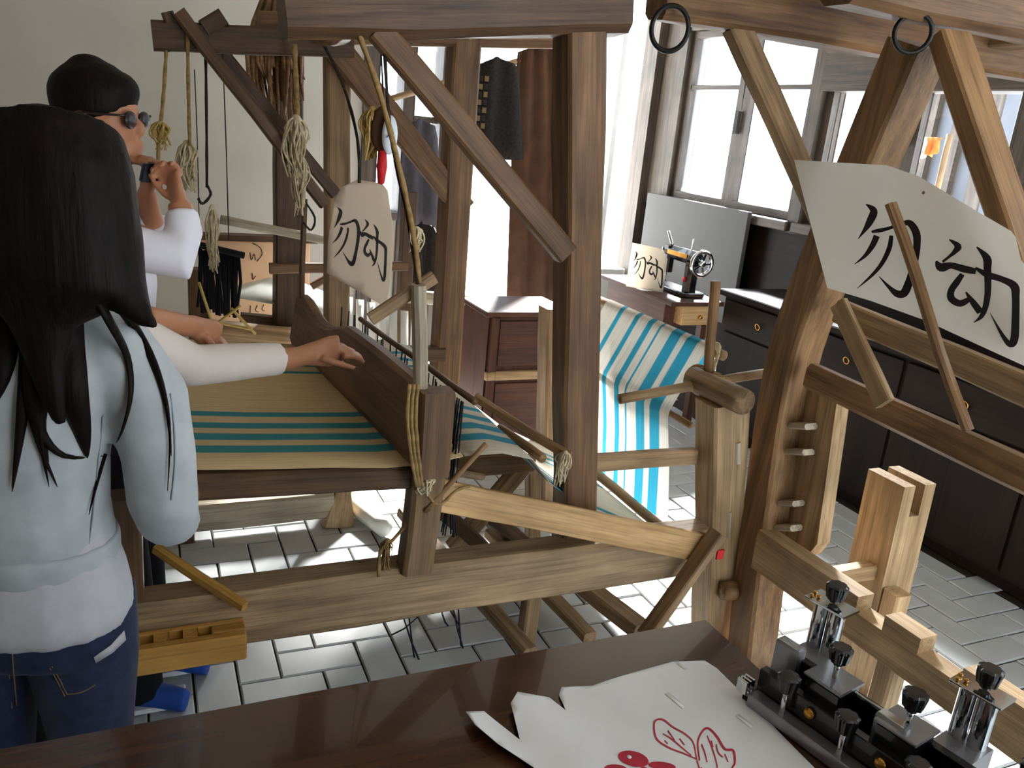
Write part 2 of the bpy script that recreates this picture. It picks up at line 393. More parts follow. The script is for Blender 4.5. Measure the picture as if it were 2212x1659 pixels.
def ellipsoid(bm, c, rx, ry, rz, rot=None, n=20):
    m = Matrix.Translation(c) @ (rot or Matrix.Identity(4)) @ Matrix.Diagonal((rx, ry, rz, 1))
    bmesh.ops.create_uvsphere(bm, u_segments=n, v_segments=n//2+2, radius=1, matrix=m)
def lathe(name, prof, origin, axis, mat, parent=None, n=16, smooth=True, lobes=0, depth=0):
    """prof: (radius, height) along axis"""
    o_, a = V3(origin), V3(axis).normalized(); mw = frame(o_, o_+a)
    bm = bmesh.new(); rows = []
    for r, h in prof:
        rows.append([bm.verts.new((h, r*(1+depth*(1 if lobes and math.cos(lobes*2*math.pi*i/n) > 0 else 0))*math.cos(2*math.pi*i/n), r*(1+depth*(1 if lobes and math.cos(lobes*2*math.pi*i/n) > 0 else 0))*math.sin(2*math.pi*i/n))) for i in range(n)])
    for x, y in zip(rows, rows[1:]):
        for i in range(n): bm.faces.new((x[i], x[(i+1) % n], y[(i+1) % n], y[i]))
    bm.faces.new(rows[0][::-1]); bm.faces.new(rows[-1])
    return from_bm(name, bm, mat, parent, mw, smooth)

def torus(name, c, axis, Rr, r, mat, parent=None, n=24, m=8, squash=1.0):
    mw = frame(V3(c), V3(c)+V3(axis)); bm = bmesh.new(); rows = []
    for i in range(n):
        a = 2*math.pi*i/n
        rows.append([bm.verts.new((r*math.sin(2*math.pi*j/m), (Rr+r*math.cos(2*math.pi*j/m))*math.cos(a), (Rr+r*math.cos(2*math.pi*j/m))*math.sin(a)*squash)) for j in range(m)])
    for i in range(n):
        x, y = rows[i], rows[(i+1) % n]
        for j in range(m): bm.faces.new((x[j], x[(j+1) % m], y[(j+1) % m], y[j]))
    return from_bm(name, bm, mat, parent, mw, True)

# ================================================================== SETTING
WU, FV, CEIL = 3.6, 5.6, 2.95          # window wall, far wall, ceiling
W0, V0 = -2.6, -1.5                    # walls behind the camera
fl = struct(box('floor', W0, WU, V0, FV+.12, -.12, -.008, M['joint'], bev=0))
fl['label'] = 'grey herringbone paver floor with dark joints'
PW = .12
def paver_mesh(seed, L_, W_):
    rnd = random.Random(seed); bm = bmesh.new(); bmesh.ops.create_cube(bm, size=1)
    for v in bm.verts:
        v.co = V3((v.co.x*(L_-.006), v.co.y*(W_-.006), v.co.z*.03))
        if v.co.z > 0: v.co.z += rnd.uniform(-.0015, .0015)
    bmesh.ops.bevel(bm, geom=[e for e in bm.edges if all(v.co.z > 0 for v in e.verts)], offset=.004, segments=1, affect='EDGES')
    bmesh.ops.recalc_face_normals(bm, faces=bm.faces)
    me = bpy.data.meshes.new('paver'); bm.to_mesh(me); bm.free(); me.materials.append(M['paver']); return me
pm = [paver_mesh(i, 2*PW, PW) for i in range(6)]
cand = []
ou, ov = .22-2*PW*4, 2.01
for i in range(-12, 32):
    for j in range(-44, 32):
        k = (i-j) % 4; x, y = ou+i*PW, ov+j*PW
        if k == 0: cx, cy, rot = x+PW, y+PW/2, 0
        elif k == 3: cx, cy, rot = x+PW/2, y+PW, 1
        else: continue
        if not (W0+.1 < cx < WU-.1 and V0+.1 < cy < FV-.05): continue
        d = V3((cx, cy, 0))-EYE; dz = d.dot(FW); vis = False
        if dz > .3:
            px = 1106+FPX*d.dot(RT)/dz; py = 829.5-FPX*d.dot(UP)/dz
            edge = 1600-.17*px if px < 1500 else 1345+.68*(px-1500)
            vis = -30 < px < 2240 and 560 < py < min(1690, edge+20)
        cand.append((0 if vis else 1, d.length, cx, cy, rot))
cand.sort()
rest = bmesh.new()
for q, (vis, d, cx, cy, rot) in enumerate(cand):
    mw = Matrix.Translation((cx, cy, -.0155+random.uniform(-.001, .001))) @ Matrix.Rotation(rot*math.pi/2 + random.uniform(-.008, .008), 4, 'Z')
    if q < 300:
        link(bpy.data.objects.new('paver', pm[q % 6]), fl, mw)
    else:
        n0 = len(rest.verts); rest.from_mesh(pm[q % 6]); rest.verts.ensure_lookup_table()
        for v in rest.verts[n0:]: v.co = mw @ v.co
o = from_bm('paver_field', rest, M['paver'], fl); o['kind'] = 'stuff'

struct(box('ceiling', W0, WU+.2, V0, FV+.2, CEIL, CEIL+.1, M['ceiling'], bev=0))
struct(box('wall_left', W0-.15, W0, V0, FV+.2, 0, CEIL, M['wall'], bev=0))
wk = struct(thing('wall_back', 'plaster wall behind the camera with an opening added for daylight', 'wall', (0, V0, 0))); del wk['category']
box('plaster', W0, 1.1, V0-.15, V0, 0, CEIL, M['wall'], wk, 0)
box('plaster', 3.4, WU+.2, V0-.15, V0, 0, CEIL, M['wall'], wk, 0)
box('lintel', 1.1, 3.4, V0-.15, V0, 2.7, CEIL, M['wall'], wk, 0)  # opening added out of view to let in sky light
for x in (1.1, 2.25, 3.4): box('opening_post', x-.05, x+.05, V0-.13, V0+.02, 0, 2.7, M['frame_dark'], wk, .006)
# far wall: plaster on the left, an opening with posts, the doorway and a tall opening on the right
wf = thing('wall_far', 'white plaster far wall with timber doorway', 'wall', (0, FV, 0)); struct(wf); del wf['category']
box('plaster', W0, 1.36, FV, FV+.18, 0, CEIL, M['wall'], wf, 0)
box('lintel', 1.36, 2.95, FV, FV+.18, 2.32, CEIL, M['wall'], wf, 0)
box('sill_wall', 1.36, 1.90, FV, FV+.18, 0, .95, M['wall'], wf, 0)
for x0, x1 in ((1.36, 1.46), (1.62, 1.70), (1.88, 1.98), (2.80, 2.95), (3.50, 3.60)):
    box('post', x0, x1, FV-.03, FV+.14, 0, 2.34 if x0 < 2.7 else CEIL, M['frame_dark'], wf, .006)
box('header', 3.0, 3.6, FV-.03, FV+.14, 2.80, CEIL, M['frame_dark'], wf, .006)
box('header', 1.36, 2.95, FV-.03, FV+.14, 2.26, 2.36, M['frame_dark'], wf, .006)
box('window_sill', 1.36, 1.9, FV-.05, FV+.16, .93, .98, M['frame_dark'], wf, .004)
box('glazing_bar', 1.46, 1.88, FV+.02, FV+.06, 1.58, 1.62, M['frame_dark'], wf, .003)
box('pane', 1.46, 1.62, FV+.03, FV+.036, .98, 2.26, M['glass'], wf, 0)
box('pane', 1.70, 1.88, FV+.03, FV+.036, .98, 2.26, M['glass'], wf, 0)
# right-hand opening, a white door stands open in it
box('white_reveal', 2.95, 3.0, FV-.02, FV+.2, 0, 2.8, M['frame_white'], wf, .004)
box('low_panel', 3.0, 3.5, FV+.02, FV+.08, 0, .62, M['frame_white'], wf, .004)
box('glazing_bar', 3.24, 3.28, FV+.03, FV+.07, .62, 2.8, M['frame_white'], wf, .003)

# window wall on the right
ww = thing('wall_right', 'window wall of timber frames with tall bright panes', 'wall', (WU, 2, 0)); struct(ww); del ww['category']
box('lower_wall', WU, WU+.18, V0, FV+.18, 0, 1.16, M['cabinet'], ww, 0)
box('upper_wall', WU, WU+.18, V0, FV+.18, 2.82, CEIL, M['wall'], ww, 0)
bays = [(3.98, 5.30), (2.64, 3.90), (-.02, 1.2), (-1.35, -.10)]
box('closed_bay', WU, WU+.18, 1.28, 2.55, 1.16, 2.82, M['wall'], ww, 0)  # unseen bay closed up to keep window light off the floor
for a, b_ in ((FV+.18, 5.30), (3.98, 3.90), (2.64, 2.5), (1.28, 1.2), (-.02, -.10), (-1.35, V0)):
    box('post', WU-.03, WU+.15, b_, a, 1.16, 2.82, M['frame_dark'], ww, .006)
for wi, (y0, y1) in enumerate(bays):
    wn = struct(thing('window_%d' % (wi+1), 'tall casement window with a transom above', 'window', (WU, (y0+y1)/2, 1.2))); del wn['category']
    fr = M['frame_dark']
    box('sill', WU-.06, WU+.15, y0-.02, y1+.02, 1.16, 1.22, fr, wn, .006)
    box('transom_bar', WU-.02, WU+.1, y0, y1, 2.36, 2.44, fr, wn, .005)
    box('head', WU-.02, WU+.1, y0, y1, 2.76, 2.83, fr, wn, .005)
    ym = (y0+y1)/2
    for s0, s1 in ((y0, ym), (ym, y1)):
        sash = box('sash_stile', WU+.01, WU+.06, s0, s0+.055, 1.22, 2.36, fr, wn, .004)
        box('sash_stile', WU+.01, WU+.06, s1-.055, s1, 1.22, 2.36, fr, wn, .004)
        box('sash_rail', WU+.01, WU+.06, s0+.055, s1-.055, 1.22, 1.275, fr, wn, .004)
        box('sash_rail', WU+.01, WU+.06, s0+.055, s1-.055, 2.31, 2.36, fr, wn, .004)
        box('glazing_bar', WU+.015, WU+.05, s0+.055, s1-.055, 1.975, 2.005, fr, wn, .003)
        box('pane', WU+.03, WU+.034, s0+.05, s1-.05, 1.27, 1.98, M['glass'], wn, 0)
        box('pane', WU+.03, WU+.034, s0+.05, s1-.05, 2.0, 2.32, M['glass'], wn, 0)
        box('pane', WU+.03, WU+.034, s0+.02, s1-.02, 2.44, 2.76, M['glass'], wn, 0)
    if wi == 1: box('head_board', WU-.035, WU+.12, y0-.02, y1+.02, 1.96, 2.26, fr, wn, .006)
    box('transom_mullion', WU+.0, WU+.07, ym-.03, ym+.03, 2.44, 2.76, fr, wn, .004)
    box('casement_handle', WU-.02, WU+.01, ym-.012, ym+.012, 1.7, 1.84, M['chrome'], wn, .003)
g = struct(box('ground', -14, 30, -14, 40, -.3, -.13, M['ground'], bev=0)); g['label'] = 'pale paved courtyard outside the room'

# ================================================================== LARGE OBJECTS
# ------------------------------------------------------------------ lacquered table in the foreground
tb = thing('lacquered_table', 'dark brown lacquered table in the foreground under the torn paper print', 'table', (-.2, .6, 0))
box('tabletop', -1.35, .925, .12, 1.05, .742, .78, M['table'], tb, .005)
for y in (.17, .98): box('apron', -1.28, .86, y-.012, y+.012, .64, .742, M['table'], tb, .003)
for x in (-1.27, .85): box('apron', x-.012, x+.012, .18, .97, .64, .742, M['table'], tb, .003)
for x in (-1.25, .83):
    for y in (.2, .95): box('leg', x-.03, x+.03, y-.03, y+.03, 0, .742, M['table'], tb, .005)

# ------------------------------------------------------------------ the big loom
lm = thing('wooden_loom', 'large brown hand loom with blue striped warp and tall posts', 'loom', (.7, 2.45, 0))
NV, FVL = 1.93, 3.05
beam('side_rail', (-.06, 1.93, .375), (1.62, 1.93, .375), .10, .16, M['rail'], lm, bev=.012, jit=.004)
beam('side_rail', (-.05, 3.06, .09), (.68, 3.06, .09), .07, .11, M['white_wood'], lm, bev=.01)  # light falling on this rail is put into its pale colour
beam('post', PV(1240, 1172, 1.99), PV(1252, 70, 1.99), .11, .105, M['loom'], lm, up=V3((0, 1, 0)), bev=.008, jit=.004)
b_ = PV(968, 785, 3.05); beam('post', V3((b_.x, 3.06, 0)), PV(1004, 70, 3.06), .105, .105, M['loom'], lm, up=V3((0, 1, 0)), bev=.008, jit=.004)
b_ = PV(742, 690, 3.12); beam('post', V3((b_.x, 3.14, 0)), PV(728, 90, 3.14), .085, .085, M['loom_mid'], lm, up=V3((0, 1, 0)), bev=.008)
beam('top_beam', PV(606, 4, 1.98), PV(1342, 2, 1.98), .12, .155, M['loom_dark'], lm, bev=.02, jit=.006)
beam('top_beam', PV(560, 60, 3.06), PV(1215, 75, 3.06), .10, .10, M['loom'], lm, bev=.01)
pole('cross_beam', PV(700, 52, 1.98), PV(735, 70, 3.06), .045, M['loom_dark'], lm)
beam('cross_beam', PV(1215, 40, 1.98)+V3((0, 0, .0)), PV(1215, 75, 3.06)+V3((-.35, 0, .05)), .08, .08, M['loom_dark'], lm)
beam('brace', PV(816, 61, 1.95), PV(1222, 548, 1.95), .045, .058, M['loom'], lm, up=V3((0, 0, 1)))
beam('brace', PV(711, 84, 3.04), PV(1002, 452, 3.04), .05, .085, M['loom'], lm)
# swing arm at the upper left with its two struts and pegs
arm = beam('swing_arm', PV(329, 78, 3.0), PV(760, 96, 3.0), .07, .088, M['loom_dark'], lm, bev=.008)
beam('strut', PV(385, 25, 2.94), PV(702, 442, 2.94), .04, .042, M['loom_dark'], lm)
beam('strut', PV(450, 78, 3.08), PV(724, 420, 3.08), .04, .042, M['loom_dark'], lm)
beam('peg', PV(372, 60, 2.98), PV(360, 26, 2.98), .03, .035, M['loom_dark'], arm)
beam('peg', PV(440, 62, 2.98), PV(482, 36, 2.98), .05, .05, M['loom_dark'], arm)
# cloth beam and breast rails
pole('cloth_beam', (.06, 1.79, .765), (.06, 3.12, .765), .045, M['loom'], lm)
beam('side_arm', (-.03, 1.868, .762), (.62, 1.868, .736), .045, .062, M['loom_dark'], lm, bev=.008)
beam('side_arm', (-.03, 3.03, .74), (1.1, 3.03, .72), .05, .06, M['loom_dark'], lm, bev=.008)
beam('front_post', (-.05, 1.93, .44), (-.05, 1.93, .72), .07, .07, M['loom_dark'], lm, up=V3((0, 1, 0)))
beam('front_post', (.12, 3.05, .0), (.12, 3.05, .72), .07, .07, M['loom_dark'], lm, up=V3((0, 1, 0)))
# batten (beater) with sword arms
a0, a1 = V3((.645, 1.84, .865)), V3((.545, 3.02, .86))
bm = bmesh.new(); prof = []
n_ = 24
for i in range(n_+1):
    t = i/n_; p = a0.lerp(a1, t)
    top = .105 - (.045*math.sin(math.pi*min(1, max(0, (t-.55)/.42)))**1.2 if t > .55 else 0) + .01*math.sin(t*5)
    bot = -.115
    prof.append([bm.verts.new(p+V3((dx, 0, dz))) for dx, dz in ((-.035, bot), (.035, bot), (.04, bot+.05), (.022, top-.008), (.012, top), (-.012, top), (-.028, top-.01), (-.05, bot+.05))])
for a, b in zip(prof, prof[1:]):
    for j in range(8): bm.faces.new((a[j], a[(j+1) % 8], b[(j+1) % 8], b[j]))
bm.faces.new(prof[0][::-1]); bm.faces.new(prof[-1])
batten = world_bm('batten', bm, M['batten'], lm, axis=(-.1, 1, 0))
beam('batten_end', (.652, 1.83, .752), (.652, 1.83, .975), .085, .06, M['loom'], batten, up=V3((0, 1, 0)), bev=.006)
beam('sword_arm', PV(908, 850, 1.86), PV(906, 615, 1.86), .03, .042, M['white_wood'], batten, up=V3((0, 1, 0)), bev=.008)
beam('sword_arm', PV(652, 660, 3.0), PV(657, 430, 3.0), .02, .024, M['loom_dark'], batten, up=V3((0, 1, 0)))
beam('sword_foot', (.65, 1.90, .45), (.65, 1.85, .76), .085, .07, M['loom_mid'], lm, up=V3((0, 1, 0)), bev=.01)
beam('sword_crosspiece', PV(800, 690, 1.88), PV(938, 598, 1.88), .025, .03, M['loom_mid'], batten)
# warp rods
pole('heddle_rod', PZ(780, 690, .94), PZ(1027, 868, .93), .009, M['loom_dark'], lm)
beam('lease_rod', PZ(1040, 872, .84)+V3((0, .05, 0)), PV(1232, 985, 1.86), .018, .028, M['frame2'], lm)
pole('lease_rod', PV(1080, 925, 2.1), PV(1172, 990, 1.86), .013, M['frame2'], lm)
# heddles: hanging cords, each on its own
for i in range(34):
    t = (i/33)**2; y = 1.86+t*1.07; x = .735-.06*t + random.uniform(-.012, .012)
    rope('heddle_cord', [(x, y, .93), (x+random.uniform(-.01, .01), y, .72), (x+random.uniform(-.02, .02), y+random.uniform(-.01, .01), .55)], .0022, M['heddle'], lm, n=4, sm=2)
for px, py, q, r_ in ((872, 1335, 905, 1425), (884, 1335, 895, 1420), (978, 1310, 1000, 1400), (990, 1310, 996, 1395), (955, 1325, 968, 1352), (900, 1335, 845, 1372)):
    rope('treadle_cord', [PV(px, py-20, 2.1)+V3((0, 0, .1)), PV(px, py, 2.1), PV(q, r_, 2.1)], .0028, M['heddle'], lm, n=4, sm=2)
# back of the loom: roller post, roller, cross stick, pegs, back bar
rp = PV(1540, 1392, 1.95)
beam('post', V3((rp.x, 1.95, 0)), PV(1562, 862, 1.95), .125, .11, M['frame2_lt'], lm, up=V3((0, 1, 0)), bev=.008, jit=.004)
beam('post', (1.68, 3.08, 0), (1.6, 3.08, .9), .11, .10, M['loom_mid'], lm, up=V3((0, 1, 0)), bev=.008)
pole('warp_roller', PV(1608, 870, 1.83), PV(1608, 870, 1.83)+V3((-.01, .24, .0)), .040, M['loom_mid'], lm, n=16)
pole('roller_spoke', PV(1545, 608, 2.03), PV(1528, 830, 2.03), .016, M['frame2'], lm)
pole('roller_spoke', PV(1338, 862, 2.03), PV(1650, 806, 2.03), .015, M['loom_mid'], lm)
beam('tie_bar', PV(1262, 1000, 1.99), PV(1500, 985, 1.99), .035, .052, M['loom_mid'], lm)
beam('wedge', PV(1592, 955, 1.90), PV(1592, 1000, 1.90), .02, .025, M['white_wood'], lm, up=V3((0, 1, 0)))
beam('wedge', PV(1576, 1105, 1.90), PV(1572, 1160, 1.90), .014, .018, M['white_wood'], lm, up=V3((0, 1, 0)))
pole('back_bar', (1.685, 2.16, .70), (1.685, 3.12, .70), .012, M['loom_mid'], lm)
pole('back_bar', (1.805, 2.2, .93), (1.805, 3.12, .93), .018, M['loom_mid'], lm)
pole('back_bar', (1.70, 2.02, .27), (1.70, 3.12, .27), .02, M['loom_mid'], lm)
# plank, brace and stick on the near side
beam('plank', PV(915, 1062, 1.865), PV(1530, 1186, 1.865), .018, .088, M['pine'], lm, up=V3((0, 0, 1)), bev=.003)
beam('prop', PV(1553, 1150, 1.82), PV(1392, 1375, 1.82), .03, .062, M['loom_mid'], lm, up=V3((0, 1, 0)), bev=.004)
box('red_tag', 1.583, 1.607, 1.80, 1.804, .40, .43, M['red'], lm, .001)
pole('stick', PV(1050, 958, 1.83), PV(918, 1105, 1.83), .007, M['frame2'], lm)
pole('cord_bar', PV(945, 1010, 1.95), PV(1040, 1030, 2.3), .012, M['loom_mid'], lm)
# notched board on the front of the rail
nb = V3((.0, 0, 0))
x0, x1, y0, y1, zt, zb = -.10, .205, 1.80, 1.878, .385, .315
box('notched_board', x0, x1, y0, y0+.028, zb, zt, M['pine_yellow'], lm, .004)
box('notched_board_back', x0, x1, y1-.016, y1, zb, zt, M['pine_yellow'], lm, .002)
xs = [x0, -.03, .0, .034, .064, .098, .128, x1]
for i in range(0, len(xs)-1, 2): box('notch_tooth', xs[i], xs[i+1], y0+.028, y1-.016, zb, zt, M['pine_yellow'], lm, .002)
beam('leaning_stick', PV(335, 1185, 2.02), PV(528, 1312, 1.83), .022, .026, M['pine_yellow'], lm, bev=.004)
# treadles and crossing bars under the loom
beam('treadle', PZ(930, 1200, .14)+V3((0, .35, 0)), PZ(1145, 1412, .10), .05, .04, M['loom_mid'], lm)
beam('treadle', PZ(1060, 1150, .14), PZ(1275, 1378, .10), .05, .04, M['loom_mid'], lm)
beam('treadle', PZ(1170, 1190, .16), PZ(1385, 1362, .12), .07, .05, M['loom_mid'], lm)
beam('treadle_stand', PZ(1135, 1385, .0), PZ(1135, 1385, .0)+V3((.01, 0, .28)), .05, .05, M['loom_mid'], lm, up=V3((0, 1, 0)))
beam('lower_brace', PV(978, 1185, 2.35), PV(1128, 1008, 2.35), .05, .055, M['loom_mid'], lm)
beam('lower_brace', PV(940, 1092, 2.25), PV(1040, 1180, 2.25), .04, .05, M['loom_dark'], lm)
beam('lower_brace', PV(1040, 1105, 2.5), PV(1150, 1185, 2.5), .04, .05, M['loom_dark'], lm)
beam('lower_post', PV(1150, 1010, 2.6), PV(1152, 1240, 2.6), .055, .05, M['loom_mid'], lm, up=V3((0, 1, 0)))
beam('under_rail', PV(940, 1010, 2.35), PV(1150, 995, 2.35), .05, .07, M['loom_mid'], lm)
beam('foot_block', (.70, 3.04, 0), (.72, 3.05, .17), .13, .06, M['frame2_lt'], lm, up=V3((0, 1, 0)), taper=.4, bev=.008)
# ropes and yarn hung from the arm
rope('rope', [PV(360, 92, 2.98), PV(355, 180, 2.98), PV(350, 240, 2.98), PV(344, 290, 2.98), PV(341, 372, 2.98)], .0065, M['rope'], lm)
torus('iron_ring', PV(358, 96, 2.98), (.3, 1, 0), .02, .0035, M['iron'], lm)
def tuft(px, py, v, h, w_, mat, parent, nm='yarn_tuft', k=16):
    # loose frayed fibres around a knot
    bm = bmesh.new(); top = PV(px, py, v)
    ellipsoid(bm, top-V3((0, 0, h*.06)), w_*.38, w_*.38, h*.09, None, 10)
    for i in range(k*3):
        a = random.uniform(0, 6.28); r_ = random.uniform(.15, 1)*w_; hh = h*random.uniform(.45, 1.05)
        d1 = V3((math.cos(a), math.sin(a), 0))
        q = [top, top+d1*r_*.9+V3((0, 0, -hh*.25)), top+d1*r_*random.uniform(.4, 1.1)+V3((random.uniform(-.4, .4)*w_, 0, -hh*.6)), top+d1*r_*random.uniform(.1, .8)+V3((random.uniform(-.5, .5)*w_, 0, -hh))]
        sweep_into(bm, smoothpath(q, 3), w_*random.uniform(.05, .11), 4)
    return world_bm(nm, bm, mat, parent, True)
tuft(347, 262, 2.98, .085, .03, M['straw'], lm)
tuft(404, 305, 2.98, .16, .036, M['yarn'], lm)
rope('rope', [PV(405, 70, 2.96), PV(407, 200, 2.96), PV(410, 315, 2.96)], .006, M['rope'], lm)
rope('cord', [PV(444, 100, 3.0), PV(446, 250, 3.0), PV(447, 405, 3.0)], .005, M['rope_dark'], lm)
rope('hook', [PV(447, 400, 3.0), PV(455, 420, 3.0), PV(438, 440, 3.0), PV(428, 428, 3.0)], .005, M['iron'], lm)
rope('cord', [PV(480, 100, 3.0), PV(488, 300, 3.0), PV(494, 520, 3.0)], .002, M['rope_dark'], lm)
rope('cord', [PV(420, 150, 3.0), PV(426, 300, 3.0), PV(430, 470, 3.0)], .0018, M['rope_dark'], lm)
tuft(458, 445, 3.0, .22, .028, M['yarn'], lm)
rope('rope', [PV(636, 95, 2.9), PV(640, 190, 2.9), PV(642, 262, 2.9)], .009, M['rope'], lm)
tuft(640, 250, 2.9, .19, .042, M['yarn'], lm, k=22)
tuft(648, 330, 2.9, .2, .03, M['yarn'], lm, k=14)
rope('hook', [PV(655, 430, 2.95), PV(680, 470, 2.95), PV(672, 497, 2.95), PV(655, 480, 2.95)], .004, M['iron'], lm)
rope('cord', [PV(690, 80, 2.2), PV(740, 180, 2.2), PV(772, 300, 2.2), PV(776, 395, 2.2)], .004, M['rope_dark'], lm)
rope('rope', [PV(770, 60, 1.95), PV(820, 200, 1.9), PV(862, 360, 1.9), PV(893, 505, 1.88), PV(906, 612, 1.87)], .0062, M['rope'], lm)
rope('rope', [PV(830, 100, 1.95), PV(845, 300, 1.92), PV(880, 470, 1.9), PV(906, 640, 1.86)], .004, M['rope_dark'], lm)
tuft(806, 232, 2.1, .12, .03, M['straw'], lm, k=18)
tuft(900, 490, 1.89, .06, .02, M['yarn'], lm)
# rope wrapped on the near end of the batten and hanging down to the rail
for i in range(3):
    rope('binding_rope', [PV(885+i*9, 830, 1.79), PV(880+i*9, 900, 1.785), PV(888+i*8, 985, 1.785), PV(900+i*6, 1050, 1.80)], .005, M['rope'], lm)
rope('binding_rope', [PV(905, 1040, 1.82), PV(892, 1110, 1.86), PV(850, 1165, 1.88), PV(822, 1190, 1.875), PV(818, 1245, 1.868)], .0055, M['rope'], lm)
tuft(838, 1165, 1.875, .09, .022, M['rope'], lm, nm='rope_end')
rope('binding_rope', [PV(905, 1040, 1.82), PV(945, 1090, 1.83), PV(985, 1060, 1.84), PV(1015, 1050, 1.85)], .004, M['rope'], lm)
tuft(1222, 975, 1.85, .1, .02, M['yarn'], lm)
tuft(918, 1030, 1.82, .05, .03, M['yarn'], lm)
bm = bmesh.new()
for i in range(16):
    t = i/15
    sweep_into(bm, smoothpath([V3((1.79, 2.24+.05*t, .965)), V3((1.72, 2.12, .985-.03*t)), V3((1.63, 2.02+.06*t, .94-.05*t))], 4), .004, 5)
world_bm('yarn_bundle', bm, M['yarn'], lm, True)
for i in range(5):
    lathe('yarn_wrap', [(.042, 0), (.047, .004), (.047, .014), (.042, .018)], V3((1.622, 1.96+.03*i, .89)), (0, 1, 0), M['rope'], lm, 16)
# woven cloth and warp
ny = 14
def vrow(u, z0, z1=None, va=1.84, vb=2.98, sag=0): return [V3((u, va+(vb-va)*i/ny, z0+((z1 if z1 is not None else z0)-z0)*i/ny - sag*math.sin(math.pi*i/ny))) for i in range(ny+1)]
cl = sheet('woven_cloth', [vrow(.012, .70), vrow(.014, .765), vrow(.03, .80), vrow(.06, .812), vrow(.12, .805, sag=.004), vrow(.25, .796, sag=.006), vrow(.4, .787, sag=.006), vrow(.54, .775), vrow(.66, .776), vrow(.74, .79)], M['cloth'], None, .003)
tag(cl, 'tan woven cloth with teal stripes stretched on the loom before the beater', 'cloth')
wp = sheet('warp_sheet', [vrow(.745, .79), vrow(.85, .79), vrow(.94, .765), vrow(1.05, .645, va=1.93), vrow(1.36, .41, va=2.06), vrow(1.68, .255, .25, va=2.2)], M['warp'], lm, .002)
wb = sheet('back_warp', [vrow(1.725, .275, va=2.25), vrow(1.72, .32, va=2.25), vrow(1.70, .5, va=2.26), vrow(1.668, .69, va=2.27), vrow(1.672, .715, va=2.27), vrow(1.72, .81, va=2.27), vrow(1.785, .94, va=2.26), vrow(1.805, .953, va=2.26), vrow(1.828, .945, va=2.26), vrow(1.835, .80, va=2.26)], M['warp_back'], lm, 0)

# ------------------------------------------------------------------ second frame, at the right
f2 = thing('pale_loom_frame', 'pale wooden loom frame with notched rails standing by the dark cabinet', 'loom', (1.9, 1.5, 0))
def bent(name, pts, w_, h_, mat, parent, up=V3((1, 0, 0))):
    p = smoothpath(pts, 5); bm = bmesh.new()
    sweep_into(bm, p, [(w_/2, h_/2)]*len(p), upv=up, sec=[(-1, -.85), (-.85, -1), (.85, -1), (1, -.85), (1, .85), (.85, 1), (-.85, 1), (-1, .85)])
    c = p[0].copy()
    mw = frame(p[0], p[-1], up); inv = mw.inverted()
    for v in bm.verts: v.co = inv @ v.co
    return from_bm(name, bm, mat, parent, mw)
FU = 1.8
g0 = PU(1625, 1405, FU)
leg = bent('curved_post', [V3((FU, g0.y, 0)), PU(1655, 1140, FU), PU(1708, 795, FU), PU(1790, 560, FU), PU(1885, 330, FU), PU(1940, 200, FU), PU(1985, 95, FU)], .12, .115, M['frame2'], f2, V3((0, 1, 0)))
beam('top_beam', (1.235, 2.0, 1.965), (2.75, 2.0, 1.965), .10, .13, M['loom'], f2, bev=.015, jit=.006)
beam('top_beam', (1.44, 1.58, 2.0), (2.75, 1.58, 2.0), .11, .15, M['loom'], f2, bev=.02, jit=.006)
beam('cross_beam', (2.45, 1.4, 2.02), (2.45, 2.3, 2.02), .10, .10, M['loom_mid'], f2)
beam('brace', PV(1590, 55, 1.99), PU(1775, 470, FU), .045, .07, M['loom_mid'], f2, up=V3((1, 0, 0)))
beam('brace', PU(2050, 80, FU-.02), PU(2260, 720, FU-.02), .05, .095, M['frame2'], f2, up=V3((1, 0, 0)))
torus('iron_ring', PV(1447, 62, 1.93), (.45, .9, .1), .046, .006, M['iron'], f2, 28, 8, 1.15)
torus('iron_ring', PV(1972, 72, 1.55), (.45, .9, .1), .042, .006, M['iron'], f2)
_a, _b = PU(1752, 812, FU-.03), PU(2330, 1080, FU-.03); _b = _a.lerp(_b, (_a.y-.57)/(_a.y-_b.y))
beam('middle_rail', _a, _b, .05, .075, M['frame2'], f2, bev=.012)
_a, _b = PU(1812, 672, FU-.02), PU(2330, 890, FU-.02); _b = _a.lerp(_b, (_a.y-.57)/(_a.y-_b.y))
beam('upper_rail', _a, _b, .035, .07, M['frame2_lt'], f2, bev=.006)
beam('heddle_slat', PU(1812, 655, FU-.075), PU(1912, 872, FU-.075), .05, .02, M['frame2_lt'], f2, up=V3((1, 0, 0)), bev=.004)
bm = bmesh.new()
beam('card_stick', PU(1924, 440, 1.60), PU(2090, 930, 1.68), .022, .028, M['frame2'], f2, up=V3((1, 0, 0)), bev=.006)
# notched lower rail
r0, r1 = V3((1.755, 1.80, .42)), V3((1.79, .55, .42))
rl = (r1-r0).length; mw = frame(r0, r1); bm = bmesh.new()
segs = [(0, .40, 0), (.40, .49, 1), (.49, .60, 0), (.60, .72, 1), (.72, rl, 0)]
xs = sorted({s[0] for s in segs} | {s[1] for s in segs}); pr = []
top = []
for a, b, lo in segs:
    zt = .065 if not lo else .02; top += [(a, zt), (b, zt)]
low = [(rl, -.065), (0, -.065)]; poly = top+low
f_ = [bm.verts.new((x, -.03, z)) for x, z in poly]; k_ = [bm.verts.new((x, .03, z)) for x, z in poly]
bm.faces.new(f_); bm.faces.new(k_[::-1])
for i in range(len(poly)): bm.faces.new((f_[i], f_[(i+1) % len(poly)], k_[(i+1) % len(poly)], k_[i]))
from_bm('notched_rail', bm, M['frame2_lt'], f2, mw)
